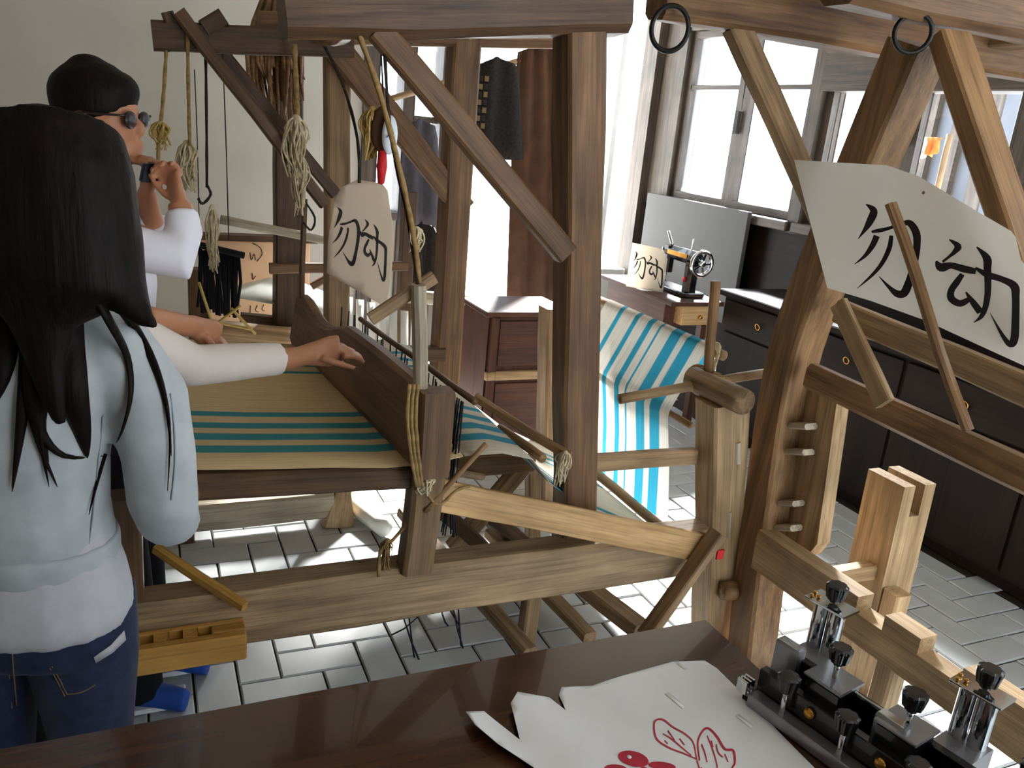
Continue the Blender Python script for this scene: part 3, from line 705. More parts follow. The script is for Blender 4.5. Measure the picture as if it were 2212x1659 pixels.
# stepped board fixed to the post
bd = [PU(1735, 835, FU+.03), PU(1810, 850, FU+.03), PU(1795, 960, FU+.03), PU(1765, 1175, FU+.03), PU(1745, 1200, FU+.03), PU(1665, 1195, FU+.03), PU(1680, 1100, FU+.03)]
bm = bmesh.new(); fa = [bm.verts.new(p) for p in bd]; fb = [bm.verts.new(p+V3((.05, 0, 0))) for p in bd]
bm.faces.new(fa); bm.faces.new(fb[::-1])
for i in range(len(bd)): bm.faces.new((fa[i], fa[(i+1) % len(bd)], fb[(i+1) % len(bd)], fb[i]))
sb = world_bm('stepped_board', bm, M['frame2_lt'], f2, axis=(0, .02, 1))
for (qx, qy) in ((1728, 918), (1722, 975), (1700, 1085), (1694, 1138)):
    beam('step', PU(qx-22, qy, FU+.0), PU(qx+25, qy+3, FU+.0), .05, .018, M['white_wood'], sb, up=V3((0, 0, 1)), bev=.006)  # white highlights on the steps are put into the pale colour
# forked post with its cross piece
bm = bmesh.new()
prof = [(2.035, 0), (2.165, 0), (2.165, .70), (2.12, .70), (2.12, .60), (2.08, .60), (2.08, .70), (2.035, .70)]
fa = [bm.verts.new((x, 1.56+.02*z, z)) for x, z in prof]; fb = [bm.verts.new((x, 1.70+.02*z, z)) for x, z in prof]
bm.faces.new(fa); bm.faces.new(fb[::-1])
for i in range(len(prof)): bm.faces.new((fa[i], fa[(i+1) % 8], fb[(i+1) % 8], fb[i]))
world_bm('forked_post', bm, M['frame2_lt'], f2, axis=(0, .02, 1))
beam('cross_tie', (1.80, 1.62, .40), (2.17, 1.62, .40), .045, .05, M['frame2_lt'], f2)
box('tenon', 2.16, 2.215, 1.60, 1.645, .375, .425, M['white_wood'], f2, .004)
lathe('peg', [(.03, 0), (.032, .01), (.03, .05)], PU(1588, 1275, 1.74), (-1, .2, 0), M['frame2'], f2, 14)
beam('post', (1.80, .58, 0), (1.80, .58, 2.08), .10, .10, M['frame2'], f2, up=V3((0, 1, 0)))
beam('top_beam', (1.80, .50, 2.12), (1.80, 2.12, 2.10), .10, .10, M['loom'], f2)
beam('short_post', PZ(1880, 1500, 0), PZ(1880, 1500, 0)+V3((0, 0, .37)), .06, .06, M['frame2_lt'], f2, up=V3((0, 1, 0)))
beam('short_post', (1.77, 1.28, 0), (1.77, 1.28, .37), .06, .06, M['frame2_lt'], f2, up=V3((0, 1, 0)))

# ------------------------------------------------------------------ dark cabinet under the windows
cb = thing('dark_cabinet', 'long near-black wooden cabinet under the windows with a ring pull', 'cabinet', (3.35, 2.2, 0))
box('body', 3.11, 3.56, .55, 3.86, .06, .79, M['cabinet'], cb, .004)
box('plinth', 3.15, 3.56, .57, 3.84, 0, .06, M['cabinet'], cb, .003)
box('top', 3.08, 3.57, .52, 3.89, .79, .825, M['cabinet'], cb, .006)
for i in range(5):
    y0 = .58+i*.655
    d = box('drawer', 3.096, 3.112, y0+.012, y0+.643, .60, .775, M['cabinet'], cb, .004)
    torus('ring_pull', (3.085, y0+.32, .685), (1, 0, .25), .017, .003, M['brass'], d)
    for k in range(2): box('door', 3.096, 3.112, y0+.012+k*.32, y0+.323+k*.32, .09, .585, M['cabinet'], cb, .004)
gb = tag(box('grey_board', 3.50, 3.53, 4.26, 5.44, .50, 1.235, M['grey_board'], None, .003), 'plain grey board leaning below the window behind the sewing machine', 'board')
# ------------------------------------------------------------------ sewing table with machine
st = thing('sewing_table', 'small brown sewing table with a pale drawer beside the grey board', 'table', (3.0, 4.2, 0))
box('tabletop', 2.70, 3.065, 3.80, 4.62, .735, .76, M['brown'], st, .004)
box('apron', 2.73, 3.04, 3.90, 4.56, .60, .735, M['brown'], st, .004)
dr = box('drawer', 2.80, 3.03, 3.825, 3.905, .62, .735, M['pine'], st, .004)
lathe('knob', [(.008, 0), (.013, .01), (.008, .02)], (2.92, 3.825, .67), (0, -1, 0), M['brass'], dr, 10)
for x in (2.75, 3.02):
    for y in (3.92, 4.54): box('leg', x-.02, x+.02, y-.02, y+.02, 0, .60, M['brown'], st, .003)
box('foot_treadle', 2.78, 2.99, 4.1, 4.4, .08, .1, M['iron'], st, .004)
box('stretcher', 2.75, 3.02, 4.22, 4.26, .10, .13, M['brown'], st, .004)
sm = thing('sewing_machine', 'old black sewing machine with a shiny hand wheel on its table', 'sewing machine', (2.98, 4.05, .76))
sx, sy = 2.92, 3.93
box('bed', sx-.07, sx+.07, sy-.03, sy+.33, .761, .79, M['black'], sm, .006)
beam('pillar', (sx, sy+.03, .785), (sx, sy+.035, .96), .08, .07, M['black'], sm, up=V3((0, 1, 0)), bev=.02)
beam('arm', (sx, sy-.01, .985), (sx, sy+.29, .985), .07, .075, M['black'], sm, bev=.025)
beam('head', (sx, sy+.28, .86), (sx, sy+.28, 1.02), .06, .07, M['black'], sm, up=V3((0, 1, 0)), bev=.015)
box('face_plate', sx-.03, sx+.03, sy+.312, sy+.318, .88, 1.0, M['chrome'], sm, .002)
pole('needle_bar', (sx, sy+.285, .80), (sx, sy+.285, .87), .006, M['chrome'], sm)
pole('spool_pin', (sx, sy+.06, 1.02), (sx, sy+.06, 1.09), .004, M['chrome'], sm)
pole('thread_guide', (sx, sy+.26, 1.02), (sx-.01, sy+.31, 1.10), .009, M['chrome'], sm)
wh = torus('hand_wheel', (sx, sy-.05, .965), (0, 1, 0), .068, .012, M['chrome'], sm, 32, 10)
lathe('hub', [(.018, -.014), (.02, 0), (.018, .014)], (sx, sy-.05, .965), (0, 1, 0), M['chrome'], wh, 14)
for i in range(5):
    a = i*2*math.pi/5; beam('spoke', (sx+.015*math.cos(a), sy-.05, .965+.015*math.sin(a)), (sx+.066*math.cos(a), sy-.05, .965+.066*math.sin(a)), .012, .01, M['black'], wh, up=V3((0, 1, 0)), bev=.003)
lathe('badge', [(.016, 0), (.016, .003)], (sx-.042, sy+.035, .86), (-1, 0, 0), M['red'], sm, 14)
box('gilt_band', sx-.038, sx-.036, sy+.05, sy+.25, .975, 1.0, M['brass'], sm, .0005)

# ------------------------------------------------------------------ hand-written cards
WU_ = [[(548, 355, 8), (600, 400, 50), (575, 470, 50), (540, 530, 28), (492, 595, 3)],
       [(585, 545, 16), (640, 535, 28), (700, 520, 22), (780, 490, 26), (835, 485, 44), (872, 545, 50), (878, 620, 46), (865, 720, 45), (838, 830, 42), (812, 920, 52), (785, 970, 52), (745, 970, 48), (700, 930, 26), (632, 852, 4)],
       [(620, 572, 42), (590, 640, 38), (540, 710, 24), (468, 768, 3)],
       [(716, 570, 26), (700, 660, 32), (650, 765, 28), (580, 850, 20), (485, 935, 3)]]
DONG = [[(1075, 595, 8), (1125, 640, 42), (1105, 680, 30), (1070, 715, 18), (1030, 750, 16)],
        [(992, 745, 14), (1020, 788, 60), (1080, 775, 44), (1160, 800, 50), (1225, 815, 40)],
        [(1145, 835, 30), (1110, 890, 40), (1075, 950, 40), (1075, 1005, 46), (1125, 1038, 46), (1182, 1005, 30)],
        [(1160, 958, 10), (1200, 1030, 38), (1240, 1100, 44)],
        [(1222, 790, 16), (1290, 838, 44), (1370, 868, 42), (1438, 915, 52), (1444, 1000, 44), (1436, 1150, 44), (1424, 1280, 46), (1400, 1325, 40), (1360, 1265, 24), (1295, 1105, 3)],
        [(1235, 645, 8), (1290, 720, 48), (1292, 800, 44), (1288, 950, 38), (1270, 1060, 34), (1242, 1130, 26), (1198, 1170, 4)]]
def writing(parent, plane):
    for nm, strokes in (('character', WU_), ('character', DONG)):
        bm = bmesh.new()
        for s in strokes: ribbon(bm, s, plane)
        o = world_bm(nm, bm, M['ink'], parent)
K = 1633/512
CU = 1.63
def cpl(dx): return lambda a, b: PU(1700+a/K, 330+b/K, CU+dx)
def curl(p):                       # the free corner of the card bends away from the stick
    t = max(0, (1.55-p.y)/.5); return V3((p.x+.10*t*t, p.y, p.z))
poly_px = [(1715, 345), (1810, 351), (1915, 357), (1980, 380), (2040, 420), (2090, 455), (2150, 497), (2158, 510), (2165, 560), (2190, 600), (2240, 660), (2300, 700), (2300, 880), (2212, 825), (2100, 757), (1985, 692), (1880, 650), (1787, 622)]
cd = card_mesh('hand_written_sign', [(-PU(x, y, CU).y, PU(x, y, CU).z) for x, y in poly_px], lambda a, b: curl(V3((CU, -a, b))), M['card'], None, 0, .05)
tag(cd, 'large white card with two brush characters leaning on the pale frame', 'sign')
writing(cd, lambda a, b: curl(PU(1700+a/K, 330+b/K, CU))-V3((.0015, 0, .0)))
lathe('brown_spot', [(.004, 0), (.004, .0006)], curl(PU(1990, 416, CU))-V3((.0012, 0, 0)), (-1, 0, 0), M['frame2'], cd, 10)
# card hanging on the big loom
n2 = (EYE-PV(775, 520, 2.2)); n2.z = 0; n2.normalize()
o2 = PV(775, 520, 2.2); ex = V3((-n2.y, n2.x, 0))
if ex.dot(RT) < 0: ex = -ex
def on2(px, py, k=0):
    d = ray(px, py); t = (o2-EYE).dot(n2)/d.dot(n2); return EYE+d*t+n2*k
poly = [(738, 404), (772, 388), (826, 396), (838, 412), (852, 510), (845, 600), (834, 664), (775, 630), (706, 590), (708, 525), (722, 430)]
def loc2(px, py): p = on2(px, py)-o2; return (p.dot(ex), p.z)
c2 = card_mesh('hand_written_sign', [loc2(*p) for p in poly], lambda a, b: o2+ex*a+V3((0, 0, b)), M['card_shaded'], None, .0018, .03)
tag(c2, 'white card with two brush characters hanging among the loom ropes', 'sign')
def w2(a, b):                      # both characters shrunk onto the hanging card
    if a < 960: x = 718+(a-468)*58/420; y = 447+(b-355)*122/640
    else: x = 778+(a-990)*56/460; y = 466+(b-595)*128/740
    return on2(x, y+(x-722)*.12, .0018)
writing(c2, w2)
# card on the sewing table
o3 = PZ(1393, 626, .763); n3 = (EYE-o3); n3.z = 0; n3.normalize(); n3 = (n3*.9+V3((0, 0, .28))).normalized()
e3 = V3((-n3.y, n3.x, 0)); e3.normalize()
if e3.dot(RT) < 0: e3 = -e3
f3 = n3.cross(e3)
if f3.z < 0: f3 = -f3
def on3(px, py, k=0):
    d = ray(px, py); t = (o3-EYE).dot(n3)/d.dot(n3); return EYE+d*t+n3*k
def loc3(px, py): p = on3(px, py)-o3; return (p.dot(e3), p.dot(f3))
c3 = card_mesh('hand_written_sign', [loc3(*p) for p in [(1366, 524), (1432, 538), (1442, 560), (1432, 632), (1352, 618), (1358, 575)]], lambda a, b: o3+e3*a+f3*b, M['card'], None, .0018, .03)
tag(c3, 'small white card with two brush characters propped against the sewing machine', 'sign')
def w3(a, b):
    if a < 960: x = 1367+(a-468)*28/420; y = 543+(b-355)*58/640
    else: x = 1397+(a-990)*34/460; y = 548+(b-595)*68/740
    return on3(x, y+(x-1367)*.1, .0018)
writing(c3, w3)

# ------------------------------------------------------------------ low brown cabinet behind the loom
ch = thing('low_cabinet', 'low brown wooden cabinet with a pale rail behind the striped warp', 'cabinet', (1.78, 3.85, 0))
c0, c1, d0, d1 = 1.54, 1.98, 3.62, 4.0
box('body', c0, c1, d0+.02, d1, .05, .72, M['brown'], ch, .006)
box('top', c0-.02, c1+.02, d0, d1+.01, .72, .745, M['brown'], ch, .005)
box('pale_rail', c0, c1, d0-.005, d0+.02, .40, .445, M['frame2_lt'], ch, .004)
for x in (c0+.01, c1-.05): box('door_frame', x, x+.04, d0-.002, d0+.02, .05, .72, M['brown'], ch, .004)
box('door_panel', c0+.06, c1-.06, d0+.008, d0+.021, .47, .70, M['brown'], ch, .003)
box('door_panel', c0+.06, c1-.06, d0+.008, d0+.021, .09, .38, M['brown'], ch, .003)
box('edge_strip', c1-.075, c1-.06, d0-.004, d0+.015, .45, .70, M['frame2'], ch, .002)
for x in (c0+.03, c1-.03):
    for y in (d0+.05, d1-.04): box('leg', x-.02, x+.02, y-.02, y+.02, 0, .05, M['brown'], ch, .003)

# ------------------------------------------------------------------ clothes hung by the doorway
def garment(name, label, px0, px1, top, bot, v, mat, waves=4, flare=.15, dep=.07):
    rows = []; n = 16
    for j in range(9):
        t = j/8; py = top+(bot-top)*t; row = []
        for i in range(n+1):
            s = i/n; wv = px0+(px1-px0)*((s-.5)*(1-flare+flare*2*t*.5+flare*t)+.5)
            if j == 0: wv = px0+(px1-px0)*((s-.5)*.75+.5)
            p = PV(wv, py+(18*abs(s-.5)*2*(1-t) if j < 3 else 0), v); p.y += dep*.5*math.sin(s*math.pi*2*waves+t)*(.4+.6*t)
            row.append(p)
        rows.append(row)
    o = sheet(name, rows, mat, None, .012); return tag(o, label, 'clothing')
garment('hanging_jacket', 'dark knitted jacket hanging in front of the bright doorway', 1022, 1125, 122, 345, 4.6, M['coat_dark'], 2)
jk = bpy.data.objects['hanging_jacket']
for i in range(9):
    for k in range(2):
        p = PV(1040-i*1.5+k*12, 170+i*17, 4.53); box('trim_square', p.x-.012, p.x+.012, p.y, p.y+.006, p.z-.014, p.z+.014, M['check'] if (i+k) % 2 else M['coat_dark'], jk, .001)
garment('hanging_cloth', 'long brown cloth hanging beside the doorway behind the tall post', 1106, 1222, 95, 690, 4.7, M['brown_cloth'], 3)
garment('hanging_shirt', 'plain grey shirt hanging behind the crossing braces', 868, 948, 255, 485, 4.3, M['coat_grey'], 2)
garment('hanging_trousers', 'dark trousers hanging below the grey shirt', 885, 945, 475, 640, 4.34, M['coat_dark'], 2, 0)
pl = tag(pole('clothes_pole', PV(840, 215, 4.5), PV(1260, 90, 4.85), .016, M['loom_mid'], None), 'thin wooden clothes pole holding garments across the doorway', 'pole')
# mask ornament with red ribbon
mk = thing('mask_ornament', 'white oval mask ornament with a red ribbon hung in the loom', 'ornament', PV(840, 300, 2.06))
bm = bmesh.new(); ellipsoid(bm, PV(842, 292, 2.05), .019, .014, .047, None, 18); world_bm('face', bm, M['mask'], mk, True)
bm = bmesh.new(); ellipsoid(bm, PV(828, 280, 2.085), .032, .02, .056, None, 18); world_bm('hood', bm, M['brown_cloth'], mk, True)
rope('brow_mark', [PV(835, 297, 2.034), PV(842, 291, 2.034), PV(849, 297, 2.034), PV(842, 302, 2.034)], .0014, M['blue_ink'], mk, n=4)
sheet('ribbon', [[PV(817, 325, 2.06), PV(828, 325, 2.05), PV(835, 327, 2.06)], [PV(814, 360, 2.06), PV(826, 360, 2.045), PV(836, 360, 2.06)], [PV(816, 396, 2.06), PV(825, 399, 2.045), PV(830, 396, 2.06)]], M['red'], mk, .002)
rope('hanger', [PV(830, 250, 2.07), PV(826, 170, 2.07), PV(822, 90, 2.0)], .002, M['rope_dark'], mk, n=5)

# ------------------------------------------------------------------ smaller loom against the white wall
l3 = thing('background_loom', 'smaller dark loom with white warp standing against the white wall', 'loom', (.8, 4.2, 0))
LV = 4.0
t_ = PV(622, 590, LV); beam('post', (t_.x, LV, 0), PV(624, 20, LV), .12, .10, M['loom_dark'], l3, up=V3((0, 1, 0)), bev=.008)
t_ = PV(432, 600, LV); beam('post', (t_.x, LV, 0), PV(428, 580, LV), .09, .09, M['loom'], l3, up=V3((0, 1, 0)))
beam('post', (1.25, LV+.1, 0), (1.25, LV+.1, 1.25), .07, .07, M['loom_dark'], l3, up=V3((0, 1, 0)))
pole('top_pole', PV(476, 474, LV-.1), PV(720, 522, LV-.1), .02, M['white_wood'], l3)
beam('cross_bar', PV(582, 580, LV-.05), PV(880, 575, LV-.05), .04, .045, M['loom'], l3)
beam('cross_bar', PV(672, 618, LV), PV(760, 570, LV), .03, .035, M['loom'], l3)
pole('back_roller', PV(880, 640, LV), PV(1230, 668, LV), .035, M['white_wood'], l3)
pole('log_beam', PV(430, 715, LV-.1), PV(640, 735, LV-.1), .06, M['loom_mid'], l3)
beam('low_rail', PV(520, 690, LV+.1), PV(640, 700, LV+.1), .06, .06, M['loom_dark'], l3)
sheet('white_warp', [[PV(440, 655, LV+.0), PV(440, 640, LV+.5)], [PV(520, 645, LV), PV(520, 615, LV+.5)], [PV(575, 655, LV), PV(580, 600, LV+.5)], [PV(640, 662, LV), PV(640, 605, LV+.5)], [PV(720, 668, LV), PV(700, 630, LV+.5)]], M['white_sheet'], l3, .002)
for i in range(6):
    p0 = PV(745+i*24, 640+i*6, LV); sheet('warp_strip', [[p0, PV(762+i*24, 642+i*6, LV)], [PV(745+i*24, 700+i*14, LV-.05), PV(762+i*24, 704+i*14, LV-.05)], [PV(746+i*24, 800, LV-.08), PV(763+i*24, 800, LV-.08)]], M['white_sheet'], l3, .002)
bm = bmesh.new()
for i in range(26):
    p = PV(430+i*3.4, 535+random.uniform(-8, 8)+i*.6, LV-.25)
    sweep_into(bm, [p, p+V3((random.uniform(-.01, .01), .0, -.13)), p+V3((random.uniform(-.01, .01), 0, -.27))], .007, 5)
world_bm('heddle_bundle', bm, M['black_cloth'], l3, True)
pole('heddle_bar', PV(424, 528, LV-.27), PV(528, 552, LV-.27), .014, M['black_cloth'], l3)
for a, b in (((430, 610), (470, 735)), ((445, 690), (545, 712)), ((440, 720), (520, 660)), ((500, 665), (552, 722))):
    pole('reed_stalk', PV(*a, LV-.32), PV(*b, LV-.32), .006, M['straw'], l3)
cbx = box('cardboard_sheet', .30, .86, 4.62, 4.66, .32, .90, M['cardboard'], None, .003)
tag(cbx, 'pinkish cardboard sheet with pencil marks behind the background loom', 'cardboard')
for pts in ([(545, 525), (562, 535), (566, 550), (555, 565)], [(541, 660), (540, 680)], [(556, 660), (552, 670), (558, 674)], [(570, 658), (566, 668), (571, 672)], [(540, 545), (543, 562), (549, 548), (552, 562)], [(545, 590), (546, 604), (552, 596)]):
    rope('pencil_mark', [PV(x, y, 4.617) for x, y in pts], .002, M['rope_dark'], cbx, n=4, sm=3)
pb = box('dark_shelf_edge', .28, .90, 4.60, 4.70, .90, .93, M['loom_dark'], l3, .003)
# brown hanging bundle behind the upper left arm
bm = bmesh.new(); random.seed(11)
for i in range(70):
    x = 540+i*1.5; p = PV(x*.55+290, -60, 3.7); q = PV(x+random.uniform(-12, 12), 110+random.uniform(-10, 10), 3.7+random.uniform(-.09, .09)); r_ = PV(x+random.uniform(-8, 8)+10, 225+random.uniform(-80, 50), 3.7)
    sweep_into(bm, smoothpath([p, q, r_], 3), [.007, .008, .009, .009, .008, .006, .003], 5)
tag(world_bm('yarn_hank', bm, M['loom'], None, True), 'long brown yarn hank hanging behind the swing arm', 'yarn')
tag(pole('white_roll', PZ(752, 1082, .04), PZ(832, 1142, .04), .036, M['white_sheet'], None, n=18), 'white paper roll lying on the pavers under the loom', 'roll')

# ------------------------------------------------------------------ torn paper print on the table
pp = [(1005, 1553), (1045, 1545), (1060, 1557), (1122, 1606), (1102, 1530), (1117, 1505), (1186, 1510), (1222, 1537), (1207, 1503), (1213, 1485), (1280, 1482), (1310, 1472), (1362, 1455), (1453, 1430), (1522, 1428), (1548, 1445), (1600, 1495), (1700, 1600), (1790, 1690), (1600, 1760), (1330, 1800), (1200, 1700), (1150, 1665), (1075, 1625), (1025, 1585)]
pp = [PZ(x, y, .782) for x, y in pp]
def paper_z(x, y):
    t = max(0, min(1, (.62-x)/.2)); s = .5+.5*math.sin((x*1.0+y*.3)*42)
    return .7815 + .022*t*t*(.35+.65*s) + .0012*noise.noise(V3((x*16, y*16, 3)))+.0012
pr_ = card_mesh('paper_print', [(p.x, p.y) for p in pp], lambda a, b: V3((a, b, paper_z(a, b))), M['paper'], None, .0005, .012)
tag(pr_, 'torn sheet of white paper with a red flower print on the dark table', 'paper')
def inkp(px, py):
    p = PZ(px, py, .783); return V3((p.x, p.y, paper_z(p.x, p.y)+.0009))
def stroke(nm, lst, w_):
    bm = bmesh.new(); n = len(lst)
    ribbon(bm, [(x, y, w_*(.5+.5*math.sin(math.pi*min(1, (i+.6)/n)))) for i, (x, y) in enumerate(lst)], inkp)
    world_bm(nm, bm, M['print'], pr_)
S = lambda pts: [(900+x/2.765, 1300+y/2.765) for x, y in pts]
leafR = [(1690, 950), (1680, 830), (1730, 755), (1790, 800), (1840, 880), (1890, 890), (1900, 960), (1885, 993), (1860, 1040)]
leafL = [(1670, 940), (1600, 910), (1500, 870), (1430, 815), (1420, 720), (1470, 705), (1530, 750), (1600, 790), (1650, 840), (1670, 930)]
stroke('leaf_outline', S(leafR), 5); stroke('leaf_outline', S(leafL), 4)
for a in ([(1735, 800), (1760, 860), (1790, 960), (1800, 1040)], [(1700, 850), (1720, 900), (1735, 960)], [(1790, 850), (1800, 900), (1830, 930)], [(1760, 830), (1770, 870)], [(1840, 910), (1860, 960)],
          [(1470, 790), (1520, 820), (1580, 870), (1640, 920)], [(1500, 770), (1540, 830)], [(1570, 820), (1600, 860)], [(1480, 830), (1500, 850)], [(1670, 930), (1690, 1000), (1720, 1060)], [(1700, 990), (1690, 1080)]):
    stroke('vein', S(a), 3)
def petal(cxp, cyp, a_, b_, rot):
    bm = bmesh.new(); n = 20
    vs = []
    for i in range(n):
        t = 2*math.pi*i/n; x = a_*math.cos(t); y = b_*math.sin(t)
        vs.append(bm.verts.new(inkp(cxp+x*math.cos(rot)-y*math.sin(rot), cyp+x*math.sin(rot)+y*math.cos(rot))))
    bm.faces.new(vs); world_bm('petal', bm, M['print'], pr_)
for q in ((1300+68, 1640, 34, 17, .25), (1330, 1665, 26, 12, .05), (1430, 1655, 30, 9, .1), (1400, 1680, 26, 12, 1.0), (1350, 1690, 28, 12, 2.0)): petal(*q)
for (x0, y0, x1, y1, w_) in ((1440, 1498, 1478, 1530, 12), (1462, 1432, 1482, 1446, 7), (1592, 1545, 1625, 1570, 12)):
    a_, b_2 = inkp(x0, y0), inkp(x1, y1); sd = (b_2-a_).cross(V3((0, 0, 1))).normalized()*w_*.00035
    sheet('tape_glint', [[a_+sd, a_-sd], [b_2+sd, b_2-sd]], M['tape'], pr_, .0003)
lathe('petal_dot', [(.0035, 0), (.0035, .0004)], inkp(1359, 1636), (0, 0, 1), M['paper'], pr_, 10)

# ------------------------------------------------------------------ black and chrome clamp press at the table corner
cp = thing('clamp_press', 'black and chrome metal clamp press with fluted knobs on the table corner', 'machine', (.9, .7, .78))
_e = V3((.2, -.98, 0)).normalized(); _p = V3((-_e.y, _e.x, 0)); Q0 = V3((.845, .81, .0))
KP = [(.007, 0), (.007, .004), (.0125, .006), (.0155, .024), (.0155, .028), (.0125, .0305)]
def MP(s, t, z): return Q0+_e*s+_p*t+V3((0, 0, z))
def mbox(name, s0, s1, t0, t1, z0, z1, mat, parent=cp, bev=.0015):
    return beam(name, MP(s0, (t0+t1)/2, (z0+z1)/2), MP(s1, (t0+t1)/2, (z0+z1)/2), t1-t0, z1-z0, mat, parent, bev=bev, seg=1, jit=0)
mbox('base_plate', -.03, .48, .0, .105, .7805, .79, M['black'])
mbox('front_bar', -.015, .48, -.008, .017, .782, .803, M['steel'])
mbox('front_rail', -.02, .48, .018, .034, .79, .838, M['black'])
mbox('back_rail', -.01, .48, .072, .086, .79, .855, M['black'])
mbox('slide_rod', .10, .17, .066, .07, .858, .864, M['chrome'], bev=.001)
for s_ in (-.02, .215, .45):
    e_ = mbox('end_block', s_, s_+.055, .085, .15, .80, .852, M['steel'], bev=.003)
    for ds in (.013, .04):
        lathe('guide_tube', [(.0125, 0), (.0125, .082)], MP(s_+ds, .13, .852), (0, 0, 1), M['chrome'], e_, 40, False)
    mbox('top_plate', s_-.008, s_+.062, .108, .152, .934, .938, M['chrome'], e_, .001)
    for ds, dt in ((.0, .115), (.008, .122), (-.003, .128)):
        bm = bmesh.new(); ellipsoid(bm, MP(s_+ds, dt, .941), .0035, .0035, .003, None, 10); world_bm('brass_screw', bm, M['brass'], e_, True)
    lathe('knob', KP, MP(s_+.03, .13, .942), (0, 0, 1), M['knob'], e_, 48, False, 8, .10)
for s_, t_ in ((-.03, .05), (.155, .03), (.385, .03)):
    k_ = mbox('cheek_block', s_, s_+.042, t_+.01, t_+.03, .80, .872, M['steel'], bev=.003)
    mbox('bright_edge', s_+.002, s_+.04, t_+.012, t_+.028, .872, .8745, M['chrome'], k_, .001)
for s_ in (.06, .175, .33):
    k_ = mbox('clamp_block', s_-.012, s_+.042, .034, .088, .80, .865, M['black'], bev=.004)
    mbox('clamp_plate', s_-.016, s_+.046, .03, .092, .865, .87, M['steel'], k_, .0015)
    lathe('clamp_screw', [(.0045, 0), (.0045, .03)], MP(s_+.016, .06, .87), (0, 0, 1), M['chrome'], k_, 12)
    lathe('knob', KP, MP(s_+.016, .06, .893), (0, 0, 1), M['knob'], k_, 48, False, 8, .10)
    lathe('brass_bolt', [(.009, 0), (.009, .004), (.005, .007)], MP(s_+.014, .0175, .822), -_p, M['brass'], k_, 14)
for s_ in (.038, .136, .24, .36):
    k_ = lathe('adjusting_screw', [(.0042, 0), (.0042, .07)], MP(s_, .005, .782), (0, 0, 1), M['chrome'], cp, 12)
    lathe('screw_foot', [(.009, 0), (.009, .006)], MP(s_, .005, .781), (0, 0, 1), M['brass'], k_, 14)
    lathe('knob', KP, MP(s_, .005, .838), (0, 0, 1), M['knob'], k_, 48, False, 8, .10)
for i in range(3):
    mbox('slotted_end', -.036, -.018, -.012+.008*i, -.008+.008*i, .80, .822, M['chrome'], bev=.0005)

# ================================================================== PEOPLE
def hand(lofts, wrist, tip_dir, side, up, size=1.0, curl=.25, spread=.16):
    """palm and five unequal, bent fingers as extra lofts; side points to the thumb"""
    d = V3(tip_dir).normalized(); s = (V3(side)-d*V3(side).dot(d)).normalized(); n = d.cross(s)
    if n.dot(V3(up)) < 0: n = -n
    k = size; w = V3(wrist)
    lofts.append([(w-d*.02*k, .021*k, .025*k), (w+d*.02*k, .018*k, .032*k), (w+d*.055*k, .015*k, .041*k), (w+d*.085*k, .012*k, .040*k)])
    for i, (ln, off) in enumerate(((.072, .030), (.082, .010), (.076, -.010), (.060, -.029))):
        b = w+d*.078*k+s*off*k; dd = (d+s*(off*spread*6)).normalized()
        p1 = b+dd*ln*.45*k-n*ln*.06*k*curl*4; p2 = p1+(dd*math.cos(curl*1.6)-n*math.sin(curl*1.6))*ln*.32*k; p3 = p2+(dd*math.cos(curl*2.8)-n*math.sin(curl*2.8))*ln*.28*k
        lofts.append([(b, .0088*k, .0088*k), (p1, .0085*k, .0085*k), (p2, .0077*k, .0077*k), (p3, .0058*k, .0058*k)])
    tb_ = w+d*.026*k+s*.022*k; k *= .82
    lofts.append([(tb_, .012*k, .012*k), (tb_+(s*.55+d*.7-n*.25)*.034*k, .0112*k, .0112*k), (tb_+(s*.6+d*1.25-n*.45)*.05*k, .0095*k, .0095*k), (tb_+(s*.52+d*1.6-n*.6)*.062*k, .0075*k, .0075*k)])
def torso_loft(rows):              # rows (x, y, z, half width, half depth) in camera-aligned ground axes
    return [(XY(x, y, z), hw, hd) for x, y, z, hw, hd in rows]
class LoftX(list): up = None
def ring_loft(rows, fwd):
    """upright loft whose first radius lies across the facing direction"""
    l = LoftX((XY(x, y, z), hw, hd) for x, y, z, hw, hd in rows)
    l.up = XY(*fwd, 0); return l
def strands(name, paths, mat, parent, n=7):
    bm = bmesh.new()
    for pts, r0 in paths:
        p = smoothpath(pts, 4); m = len(p)
        rad = [(r0*(1-(i/(m-1))**1.6)+.0006, (r0*(1-(i/(m-1))**1.6)+.0006)*.5) for i in range(m)]
        sweep_into(bm, p, rad, n)
    return world_bm(name, bm, mat, parent, True)

# ---- woman in the pale denim jacket, seen from behind
pa = thing('person', 'person in a pale denim jacket with long dark hair, back turned, at the table', 'person', XY(-.77, 1.22, 0), 'visitors around the loom')
ax, ay = -.775, 1.22; fw = (.22, .975)
body = []
body.append(ring_loft([(ax, ay, .80, .13, .09), (ax, ay, 1.0, .12, .085), (ax+.01, ay, 1.2, .14, .09), (ax+.02, ay, 1.28, .11, .07), (ax+.04, ay, 1.33, .045, .045), (ax+.06, ay+.01, 1.40, .045, .05)], fw))
for sgn in (-1, 1):
    body.append([(XY(ax+sgn*.085, ay, .82), .075, .075), (XY(ax+sgn*.085, ay, .45), .05, .05), (XY(ax+sgn*.085, ay, .06), .035, .035)])
ra = [(XY(ax+.16, ay-.01, 1.25), .04, .04), (XY(ax+.205, ay, 1.12), .038, .038), (XY(ax+.215, ay+.02, .95), .034, .034), (XY(ax+.16, ay+.17, .96), .028, .028), (XY(ax+.12, ay+.235, .97), .022, .022)]
body.append(ra); hand(body, XY(ax+.12, ay+.235, .97), XY(-.5, .6, .2), XY(-.6, -.5, .5), (0, 0, 1), .95, .5)
